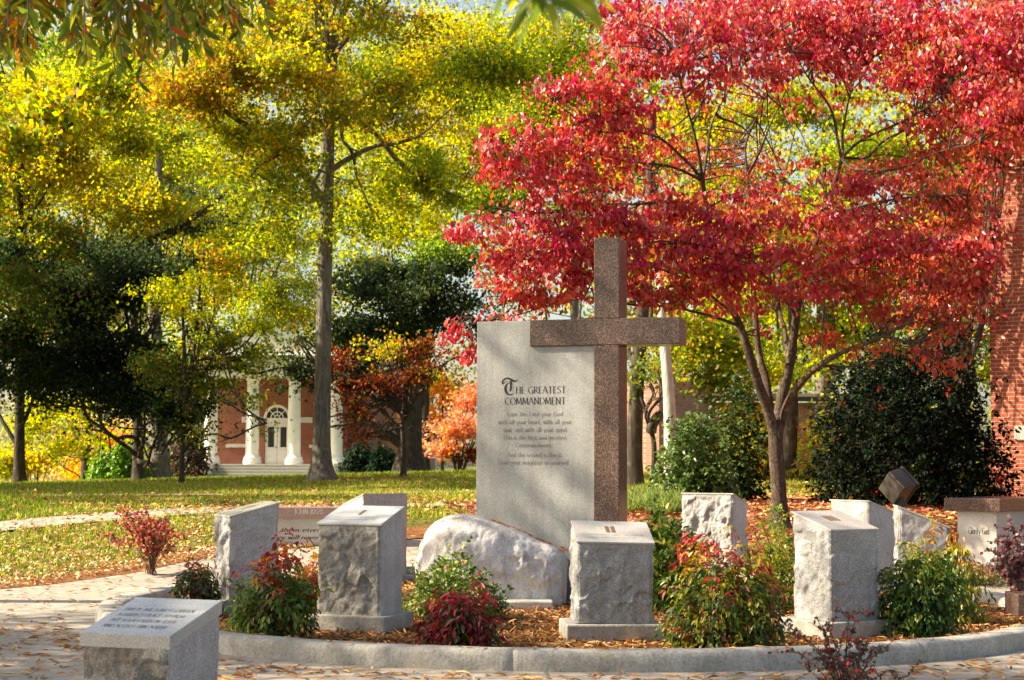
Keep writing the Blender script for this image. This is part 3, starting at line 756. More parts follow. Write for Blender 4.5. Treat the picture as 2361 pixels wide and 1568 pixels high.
# ================================================================== the inscribed granite stones
def stone(label, corner, px, d, psi, w, dp, hf, hr, z0=.18, amps=(.045, .010, .010, .010), base=True, bw=.075, mats=('hewn_granite', 'sawn_granite'),
          seed=0, text=None, numeral=None, tiltx=0, ncol='letter_bronze', round_=0.012, band=.035):
    ps = math.radians(psi); n = np.array([math.sin(ps), -math.cos(ps)]); t = np.array([math.cos(ps), math.sin(ps)])
    su, sv = corner; g = 0.0
    X = xcol(px, d); c = np.array([X, d]) - t * su * w / 2 - n * sv * dp / 2
    g = float(G(c[0], c[1]))
    hf, hr, z0w = hf + g, hr + g, z0 + g
    e = tag(empty('granite_marker', (c[0], c[1], g)), label, 'stone marker', 'inscribed granite stones around the monument')
    # perimeter
    hw, hd = w / 2, dp / 2; st = .011
    cor = [(-hw, hd), (hw, hd), (hw, -hd), (-hw, -hd)]    # front-left, front-right, back-right, back-left (v = outwards)
    nv = [(0, 1), (1, 0), (0, -1), (-1, 0)]
    per = []; nor = []; side = []; edge = []
    for k in range(4):
        a = np.array(cor[k]); b = np.array(cor[(k + 1) % 4]); L = np.linalg.norm(b - a); m_ = int(L / st)
        for i in range(m_):
            f = i / m_; p = a + (b - a) * f; nn = np.array(nv[k], float)
            dl = f * L; dr = (1 - f) * L
            if dl < .03: q = np.array(nv[(k - 1) % 4], float); nn = nn + q * (1 - dl / .03)
            if dr < .03: q = np.array(nv[(k + 1) % 4], float); nn = nn + q * (1 - dr / .03)
            nn = nn / np.linalg.norm(nn)
            per.append(p - nn * round_ * (1 if min(dl, dr) < .012 else .0)); nor.append(nn)
            # blend amplitudes near corners
            am = amps[k]
            if dl < .08: am = am * (dl / .08) + (amps[k] + amps[k - 1]) / 2 * (1 - dl / .08)
            if dr < .08: am = am * (dr / .08) + (amps[k] + amps[(k + 1) % 4]) / 2 * (1 - dr / .08)
            edge.append(am); side.append(k)
    per = np.array(per); nor = np.array(nor); edge = np.array(edge); side = np.array(side); m_ = len(per)
    rows = int((hr - z0w) / .013); hh = np.linspace(0, 1, rows)
    ztop = hf + (hr - hf) * (hd - per[:, 1]) / dp - .012
    UV = np.repeat(per[None], rows, 0); NN = np.repeat(nor[None], rows, 0)
    Z = z0w + hh[:, None] * (ztop[None] - z0w)
    Pn = np.stack([UV[..., 0], UV[..., 1], Z], -1).reshape(-1, 3)
    top_d = (ztop[None] - Z).ravel(); bot_d = (Z - z0w).ravel()
    win = sst(band * .4, band * 2.2, top_d) * (.35 + .65 * sst(0, .05, bot_d))
    q = Pn * np.array([1, 1, .75])
    big = fbm(q, 4.0, 3, seed) ; rdg = 1 - np.abs(fbm(q, 6.5, 4, seed + 31)) * 1.4; fine = fbm(q, 24, 3, seed + 60)
    am = np.repeat(edge[None], rows, 0).ravel() * win
    crk = np.abs(fbm(q * np.array([1, 1, .8]), 5.2, 2, seed + 90)); fr_ = np.random.default_rng(seed + 500); fc = .6 * facets(Pn, 90, fr_, .6, 3500, .6) + .5 * facets(Pn, 420, fr_, 1.2, 9000, .7); dsp = am * (.3 * big + .5 * fc + .25 * (rdg - .45) - .12 * np.exp(-crk * 12) + .2 * fine)
    nn = NN.reshape(-1, 2)
    Puv = Pn[:, :2] + nn * dsp[:, None]
    W = np.zeros((len(Pn), 3)); W[:, :2] = c + Puv[:, :1] * t + Puv[:, 1:] * n; W[:, 2] = Pn[:, 2]
    def tilt(V):
        if not tiltx: return V
        V = V.copy(); a = math.radians(tiltx); vd = unit(np.array([-c[0], -c[1], 0])); rt = np.array([-vd[1], vd[0], 0])
        o_ = np.array([c[0], c[1], z0w]); r_ = V - o_; x = r_ @ rt; z = r_[:, 2].copy()
        V = V + rt[None] * (x * (math.cos(a) - 1) + z * math.sin(a))[:, None]; V[:, 2] += -x * math.sin(a) + z * (math.cos(a) - 1); return V
    W = tilt(W)
    i = (np.arange(rows - 1)[:, None] * m_ + np.arange(m_)[None]); j = (np.arange(rows - 1)[:, None] * m_ + (np.arange(m_)[None] + 1) % m_)
    Q = np.stack([i, j, j + m_, i + m_], -1)
    rough = np.array(amps)[side] > .02
    Qr = Q[:, rough].reshape(-1, 4); Qs = Q[:, ~rough].reshape(-1, 4)
    if len(Qr): npmesh('hewn_face', W, Qr, mats[0], e, smooth=True)
    if len(Qs): npmesh('sawn_face', W, Qs, mats[1], e, smooth=True)
    def L3(u, v, z): return np.array([*(c + t * u + n * v), z])
    zt_ = lambda v: hf + (hr - hf) * (hd - v) / dp
    ex_ = .006; ha, hb = hw + ex_, hd + ex_
    P = [L3(-ha, hb, zt_(hb)), L3(ha, hb, zt_(hb)), L3(ha, -hb, zt_(-hb)), L3(-ha, -hb, zt_(-hb))]
    P = list(tilt(np.array(P)))
    MB().prism(np.array(P) + [0, 0, -.016 - (0 if band < .05 else band)], (0, 0, .016 + (0 if band < .05 else band))).build('polished_top', 'polished_granite', e, bevel=.003)
    if base:
        o_ = MB().obox(c, t * (hw + bw), n * (hd + bw), 0, g + .0, z0w - .001).build('base', 'concrete', e, bevel=.012)
        p0 = L3(0, 0, 0)
    # inscription frame on the sloping top
    rt = unit(P[1] - P[0]); upv = unit(P[3] - P[0]); nr = np.cross(rt, upv); slope = np.linalg.norm(P[3] - P[0])
    O = P[0]
    if numeral:
        s_, h_, x0, y0 = numeral
        wtot = sum(GL[ch][0] for ch in s_) + .06 * len(s_)
        lettering('numeral', [(s_, O + rt * (w / 2 - wtot * h_ / 2 + x0) + upv * (slope * y0), rt, upv, h_, None)], ncol, e, nr, .24, .05)
    if text:
        ls, h_, y0, gap, frac = text
        L = []
        mx_ = max(sum(GL[ch][0] for ch in q_) + .06 * len(q_) for q_ in ls)
        for k, q_ in enumerate(ls):
            ww = w * frac * (sum(GL[ch][0] for ch in q_) + .06 * len(q_)) / mx_
            L.append((q_, O + rt * (w / 2 - ww / 2) + upv * (slope * (y0 - gap * k)), rt, upv, h_, ww))
        lettering('inscription', L, 'letter_grey' if ncol == 'letter_bronze' else ncol, e, nr, .11, .045)
    return e, c, t, n
stone('low granite stone at the plaza edge bearing four engraved lines, nearest the camera', (1, 1), 399, 8.3, -20, .52, .5, .535, .672, 0, (.05, .008, .01, .01),
      base=False, seed=4, text=(["THIS IS THE LORD'S GARDEN", 'A PERFECT PLACE TO PRAY', 'PUT YOUR FAITH IN JESUS', 'AND ACCEPT HIM TODAY'], .037, .62, .15, .82), mats=('hewn_brown_granite', 'sawn_granite'), ncol='letter_black', band=.055)
stone('granite stone on a concrete base with a single numeral I on its slanted top', (1, 1), 880, 13.3, -20, .57, .45, .915, 1.045, .178, (.034, .010, .01, .02), seed=11,
      numeral=('I', .12, 0, .48), text=(['THOU SHALT HAVE NO', 'OTHER GODS BEFORE ME'], .03, .3, .12, .72), mats=('hewn_brown_granite', 'sawn_granite'))
stone('granite stone on a concrete base bearing the numeral II', (-1, 1), 1327, 12.75, 4, .60, .45, .805, .945, .175, (.034, .01, .01, .028), seed=23, tiltx=1.2,
      numeral=('II', .13, 0, .45), text=(['THOU SHALT NOT WORSHIP', 'ANY GRAVEN IMAGE'], .03, .3, .14, .84))
stone('granite stone turned corner-on, right of the red and green nandina, numeral on its sloping top', (-1, 1), 1914, 12.95, 31, .50, .46, .90, 1.03, .18, (.028, .02, .01, .03), seed=37,
      numeral=('III', .12, 0, .45))
stone('granite stone seen side-on between two nandinas, its slanted top facing left', (1, 1), 532, 14.85, -66, .56, .46, .925, 1.045, .17, (.05, .014, .012, .02), seed=41,
      numeral=('X', .12, 0, .4) if 'X' in GL else None)
stone('granite stone with a sunlit white flank standing behind the stone numbered I', (1, -1), 839, 18.6, -143, .6, .45, .90, 1.03, .1, (.03, .01, .01, .012), seed=53)
stone('rough-faced granite stone near the trunk of the red dogwood', (-1, -1), 1690, 19.3, 150, .66, .45, .86, .985, .1, (.03, .012, .036, .01), seed=61)
stone('granite stone with a brilliantly sunlit white left face, behind the corner-on stone', (-1, -1), 2003, 17.5, 122, .60, .52, .86, 1.03, .1, (.03, .01, .02, .01), seed=71)
stone('round-edged granite stone rising above the green nandina, top sloping right', (-1, -1), 2070, 15.3, 82, .5, .46, .84, 1.03, .1, (.03, .012, .03, .014), seed=83, round_=.03)

# ================================================================== benches
def bench(label, x0, x1, d, psi, top, thick, depth, px0, px1, texts, seatmat):
    ps = math.radians(psi); t = np.array([math.cos(ps), math.sin(ps)]); n = np.array([math.sin(ps), -math.cos(ps)])
    T3 = np.array([*t, 0]); N3 = np.array([*n, 0]); a = np.array([xcol(x0, d), d, 0.0])
    def hit(px, py, off=0.0):
        v = ray(px, py); o = np.array([0, 0, CAMZ]); pt = a - N3 * off; k = np.dot(pt - o, N3) / np.dot(v, N3); p = o + v * k
        return np.dot(p - a, T3), p[2]
    w = hit(x1, 1200)[0]; z1 = hit(x0, top)[1]; q0 = hit(px0, 1240, .07)[0]; q1 = hit(px1, 1240, .07)[0]
    c = a[:2] + t * w / 2 - n * depth / 2; g = float(G(*c)); g0 = min(g, float(G(*a[:2])), float(G(*(a[:2] + t * w))))
    e = tag(empty('stone_bench', (c[0], c[1], g)), label, 'bench')
    MB().obox(c, t * w / 2, n * depth / 2, 0, z1 - thick, z1).build('seat', seatmat, e, bevel=.006)
    cc = a[:2] + t * (q0 + q1) / 2 - n * depth / 2
    MB().obox(cc, t * (q1 - q0) / 2, n * (depth / 2 - .07), 0, g0 - .12, z1 - thick - .001).build('pedestal', 'bench_granite', e, bevel=.004)
    for s_, xa, xb, base, cap, mt, off, sl_ in texts:
        u0, z0 = hit(xa, base, off); u1, _ = hit(xb, base, off); _, zc = hit(xa, base - cap, off)
        lettering('inscription', [(s_, a + T3 * u0 + UP * z0 - N3 * off, T3, UP, zc - z0, u1 - u0)], mt, e, N3, .13, .045, sl_)
    return e
bench('granite bench with a reddish top edge reading JOHN 10:28, behind the stone numbered I', 537, 862, 21.5, 0, 1169, .14, .5, 552, 848,
       [('JOHN 10:28', 678, 745, 1185.5, 13, 'letter_white', 0.0, 0), ('I give them eternal life', 592, 790, 1226, 9.5, 'letter_black', .07, .2),
        ('and they will never perish.', 592, 790, 1243, 9.5, 'letter_black', .07, .2), ('No one can snatch them away', 560, 734, 1259.5, 9.5, 'letter_black', .07, .2)], 'pink_granite')
bench('dark-topped granite bench reading Glorify God below the brick building', 2175, 2306, 20.6, -36, 1148, .16, 1.7, 2208, 2298,
       [('Glorify God', 2233, 2281, 1231, 15, 'letter_black', .07, .05)], 'red_granite')
d = 14.9
o = MB().obox((xcol(2341, d) + .3, d + .2), (.3, 0), (0, .2), 0, .0, .25).build('granite_block', 'red_granite', bevel=.01, origin=(xcol(2341, d) + .3, d + .2, 0))
tag(o, 'small dark red granite block at the right edge of the bed', 'granite block')

# ================================================================== floodlight
def floodlight():
    d = 22.0; c = at(2068, 1122, d); g = float(G(c[0], d))
    e = tag(empty('floodlight', (c[0] + .05, d, g)), 'bronze box floodlight tilted up in front of the dark holly', 'floodlight')
    R = np.array((Matrix.Rotation(math.radians(24), 3, 'Y') @ Matrix.Rotation(math.radians(40), 3, 'X') @ Matrix.Rotation(math.radians(-40), 3, 'Z')))
    def rb(x0, x1, y0, y1, z0, z1):
        V = np.array([(x, y, z) for z in (z0, z1) for y in (y0, y1) for x in (x0, x1)]) @ R.T + c
        m = MB(); m.add(V, [(0, 2, 3, 1), (4, 5, 7, 6), (0, 1, 5, 4), (2, 6, 7, 3), (0, 4, 6, 2), (1, 3, 7, 5)]); return m
    rb(-.16, .16, -.12, .14, -.17, .17).build('housing', 'bronze_metal', e, bevel=.015)
    rb(-.175, .175, .141, .17, -.185, .185).build('lens_frame', 'bronze_metal', e, bevel=.01)
    MB().box(c[0] + .0, c[0] + .09, d - .04, d + .04, g - .05, c[2] - .1).build('post', 'bronze_metal', e, bevel=.008)
floodlight()

# ================================================================== columned hall
def hall():
    d = 95.0; k = d / F
    X = lambda p: xcol(p, d); Z = lambda r: zrow(r, d, 600)
    g = float(G(X(620), d)); zf = Z(1072)
    e = tag(empty('columned_hall', (X(630), d + 3, g)), 'red brick hall with a white columned portico and arched doorway', 'building')
    # porch floor and steps
    m = MB(); n = 6
    for i in range(n):
        m.box(X(484 if i else 470), X(790), d - 2.2 + i * .32, d + 2.4 + .001 * i, g - .6 - i * .01, g + (zf - g) * (i + 1) / n)
    m.build('steps', 'step_stone', e)
    m = MB()
    for i in range(n):
        zt1 = g + (zf - g) * (i + 1) / n
        m.box(X(500) if i < n - 1 else X(471), X(778) if i < n - 1 else X(789), d - 2.26 + i * .32, d - 1.95 + i * .32, zt1 + .001, zt1 + .045)
    m.build('treads', 'stone_trim', e)  # lit treads over shaded risers, put in as a paler colour
    m = MB().box(X(462), X(499), d - 2.6, d - .25, g - .5, Z(1066)); m.build('cheek_block', 'stone_trim', e, bevel=.04)
    m = MB().box(X(779), X(797), d - 2.6, d - .25, g - .5, Z(1066)); m.build('cheek_block', 'stone_trim', e, bevel=.04)
    zc = Z(868)
    for px in (485, 581, 677, 774):
        cx = X(px); r = 15.5 * k
        co = MB().lathe([(r * 1.42, zf), (r * 1.42, zf + .28), (r * 1.3, zf + .3), (r * 1.34, zf + .4), (r * 1.2, zf + .48), (r * 1.08, zf + .55), (r, zf + .65), (r * .97, zf + 2.2), (r * .86, zc - .45), (r * .9, zc - .4), (r * .88, zc - .3), (r * 1.1, zc - .18), (r * 1.15, zc - .01)], (cx, d), 28)
        co.build('column', 'white_paint', e, smooth=False)
    MB().box(X(463), X(797), d - .6, d + 2.5, zc, Z(826)).build('entablature', 'white_paint', e, bevel=.03)
    MB().box(X(455), X(805), d - .85, d + 2.5, Z(826) + .002, Z(819)).build('cornice', 'white_paint', e, bevel=.03)
    ym = d - .5
    MB().prism([(X(458), ym, Z(819) + .003), (X(802), ym, Z(819) + .003), (X(630), ym, Z(752))], (0, 3, 0)).build('pediment', 'white_paint', e)
    # wall with the door opening
    yw = d + 2.45; m = MB()
    dx0, dx1 = X(594), X(653); zt_ = Z(962); rad = (dx1 - dx0) / 2; cxx = (dx0 + dx1) / 2
    m.box(X(466), dx0, yw, yw + .5, g, Z(860)); m.box(dx1, X(790), yw, yw + .5, g, Z(860))
    # arch infill as polygon strips
    pts = [(cxx + rad * math.cos(a), zt_ + rad * math.sin(a)) for a in np.linspace(PI, 0, 17)]
    for (xa, za), (xb, zb) in zip(pts[:-1], pts[1:]):
        m.prism([(xa, yw, za), (xb, yw, zb), (xb, yw, Z(860)), (xa, yw, Z(860))], (0, .5, 0))
    w = m.build('brick_wall', 'hall_brick', e)
    MB().box(X(462), X(836), yw + .6, yw + 16, g - .4, Z(840)).build('side_wall', 'hall_brick', e)
    MB().prism([(X(452), yw + .2, Z(839)), (X(846), yw + .2, Z(839)), (X(846), yw + 8, Z(770)), (X(452), yw + 8, Z(770))], (0, .01, -.15)).build('roof', 'slate_roof', e)
    # door
    de = MB()
    for a, b in ((dx0 + .02, cxx - .012), (cxx + .012, dx1 - .02)):
        ww = b - a; gl0, gl1 = zf + 1.05, zf + 2.25
        de.box(a, b, yw + .15, yw + .2, zf + .02, gl0); de.box(a, b, yw + .15, yw + .2, gl1, zt_ - .13)
        de.box(a, a + ww * .24, yw + .15, yw + .2, gl0, gl1); de.box(b - ww * .24, b, yw + .15, yw + .2, gl0, gl1)
        de.box(a + ww * .2, b - ww * .2, yw + .13, yw + .149, zf + .2, zf + .5); de.box(a + ww * .2, b - ww * .2, yw + .13, yw + .149, zf + .58, zf + .9)
    dr = de.build('door', 'white_paint', e)
    MB().box(dx0 + .05, dx1 - .05, yw + .21, yw + .22, zf + 1, zf + 2.4).build('door_glass', 'dark_glass', dr)
    MB().box(cxx - .07, cxx - .03, yw + .08, yw + .148, zf + 1.0, zf + 1.1).build('handle', 'bronze_metal', dr)
    fr = MB(); fr.box(dx0 - .06, dx1 + .06, yw - .06, yw + .14, zt_ - .13, zt_ + .02)
    for r0, r1 in ((rad - .1, rad + .05), (rad * .5 - .03, rad * .5 + .03), (rad * .18, rad * .18 + .05)):
        an = np.linspace(0, PI, 21)
        for a0, a1 in zip(an[:-1], an[1:]):
            fr.prism([(cxx + r0 * math.cos(a0), yw - .05, zt_ + .02 + r0 * math.sin(a0)), (cxx + r0 * math.cos(a1), yw - .05, zt_ + .02 + r0 * math.sin(a1)),
                      (cxx + r1 * math.cos(a1), yw - .05, zt_ + .02 + r1 * math.sin(a1)), (cxx + r1 * math.cos(a0), yw - .05, zt_ + .02 + r1 * math.sin(a0))], (0, .1, 0))
    for a0 in np.radians([45, 90, 135]):
        v = np.array([math.cos(a0), math.sin(a0)]); p = np.array([-v[1], v[0]]) * .025; q0 = v * rad * .2; q1 = v * rad * .93
        fr.prism([(cxx + q[0], yw - .02, zt_ + .02 + q[1]) for q in (q0 - p, q0 + p, q1 + p, q1 - p)], (0, .05, 0))
    fr.build('fanlight_frame', 'white_paint', e)
    MB().box(dx0, dx1, yw + .23, yw + .24, zt_, zt_ + rad).build('fanlight_glass', 'dark_glass', e)
    for x0, x1, r0, r1 in ((656, 707, 959, 972), (722, 764, 959, 972), (540, 592, 959, 972), (503, 553, 1023, 1031), (700, 760, 1024, 1031)):
        MB().box(X(x0), X(x1), yw - .05, yw - .003, Z(r1), Z(r0)).build('stone_band', 'stone_trim', e)
    MB().prism([(X(710), yw - .08, Z(923)), (X(720), yw - .08, Z(923)), (X(717), yw - .08, Z(950)), (X(713), yw - .08, Z(950))], (0, .07, 0)).build('bracket', 'white_paint', e)
hall()
def annex():
    d = 118.0; X = lambda p: xcol(p, d); Z = lambda r: zrow(r, d, 900)
    e = tag(empty('brick_house', (X(910), d, float(G(X(910), d)))), 'distant brick house with a white window right of the columned hall', 'building')
    MB().box(X(835), X(990), d, d + 9, Z(1105), Z(930)).build('wall', 'pale_brick', e)
    MB().prism([(X(828), d - .4, Z(930)), (X(998), d - .4, Z(930)), (X(998), d + 4.5, Z(880)), (X(828), d + 4.5, Z(880))], (0, 0, .15)).build('roof', 'slate_roof', e)
    w = MB().box(X(846), X(866), d - .06, d - .003, Z(1043), Z(995)).build('window', 'white_paint', e)
    MB().box(X(849), X(863), d - .09, d - .062, Z(1039), Z(999)).build('pane', 'dark_glass', w)
annex()
def back_house():
    d = 52.0; X = lambda p: xcol(p, d); Z = lambda r: zrow(r, d, 1650)
    g = float(G(X(1650), d))
    e = tag(empty('brick_house', (X(1680), d + 3, g)), 'low brick house glimpsed behind the pale trunk and shrubs', 'building')
    # lit gable wing on the left, turned towards the sun
    MB().obox((X(1500), d - .5), (1.25 * .8, -1.25 * .6), (-1.6 * .6, -1.6 * .8), 0, g - .3, Z(885)).build('gable_wing', 'pale_brick', e)
    MB().box(X(1560), X(2120), d, d + 8, g - .3, Z(928)).build('wall', 'pale_brick', e)
    MB().prism([(X(1540), d - .5, Z(926)), (X(2140), d - .5, Z(926)), (X(2140), d + 4, Z(905)), (X(1540), d + 4, Z(905))], (0, 0, .15)).build('roof', 'slate_roof', e)
    for x0, x1, r0, r1 in ((1602, 1630, 925, 985), (1640, 1672, 1035, 1078), (1880, 1910, 930, 990)):
        w = MB().box(X(x0), X(x1), d - .08, d - .003, Z(r1), Z(r0)).build('window', 'white_paint', e)
        MB().box(X(x0 + 5), X(x1 - 5), d - .1, d - .082, Z(r1 - 5), Z(r0 + 5)).build('pane', 'dark_glass', w)
back_house()
def tower():
    d = 30.0; ps = math.radians(-32)
    t = np.array([math.cos(ps), math.sin(ps), 0]); 
    X0 = xcol(2287, d); g = float(G(X0, d))
    e = tag(empty('brick_building', (X0, d, g)), 'tall red brick building dappled with leaf shadows at the right edge', 'building')
    e.rotation_euler = (0, 0, ps)
    def lbox(x0, x1, y0, y1, z0, z1, name, mat, par=e, bev=0):
        m = MB().box(x0, x1, y0, y1, z0, z1)
        V = np.vstack(m.V); me = bpy.data.meshes.new(name); me.from_pydata([tuple(v) for v in V], [], m.poly); me.update(); me.materials.append(MAT[mat])
        o = bpy.data.objects.new(name, me); link(o, par)
        if bev:
            b = o.modifiers.new('bevel', 'BEVEL'); b.width = bev; b.segments = 2
        return o
    zs = zrow(1012, d) - g
    lbox(-.12, 7.12, -.12, 9, -.4, zs, 'plinth', 'red_brick')
    lbox(.0, 7, .0, 9, zs + .002, 9.5, 'wall', 'red_brick')
    lbox(.45, 1.6, -.16, -.003, zs + .004, zs + .26, 'stone_sill', 'concrete', bev=.02)
    lbox(-.2, 7.2, -.2, 9.2, 9.502, 9.9, 'cornice', 'stone_trim')
tower()

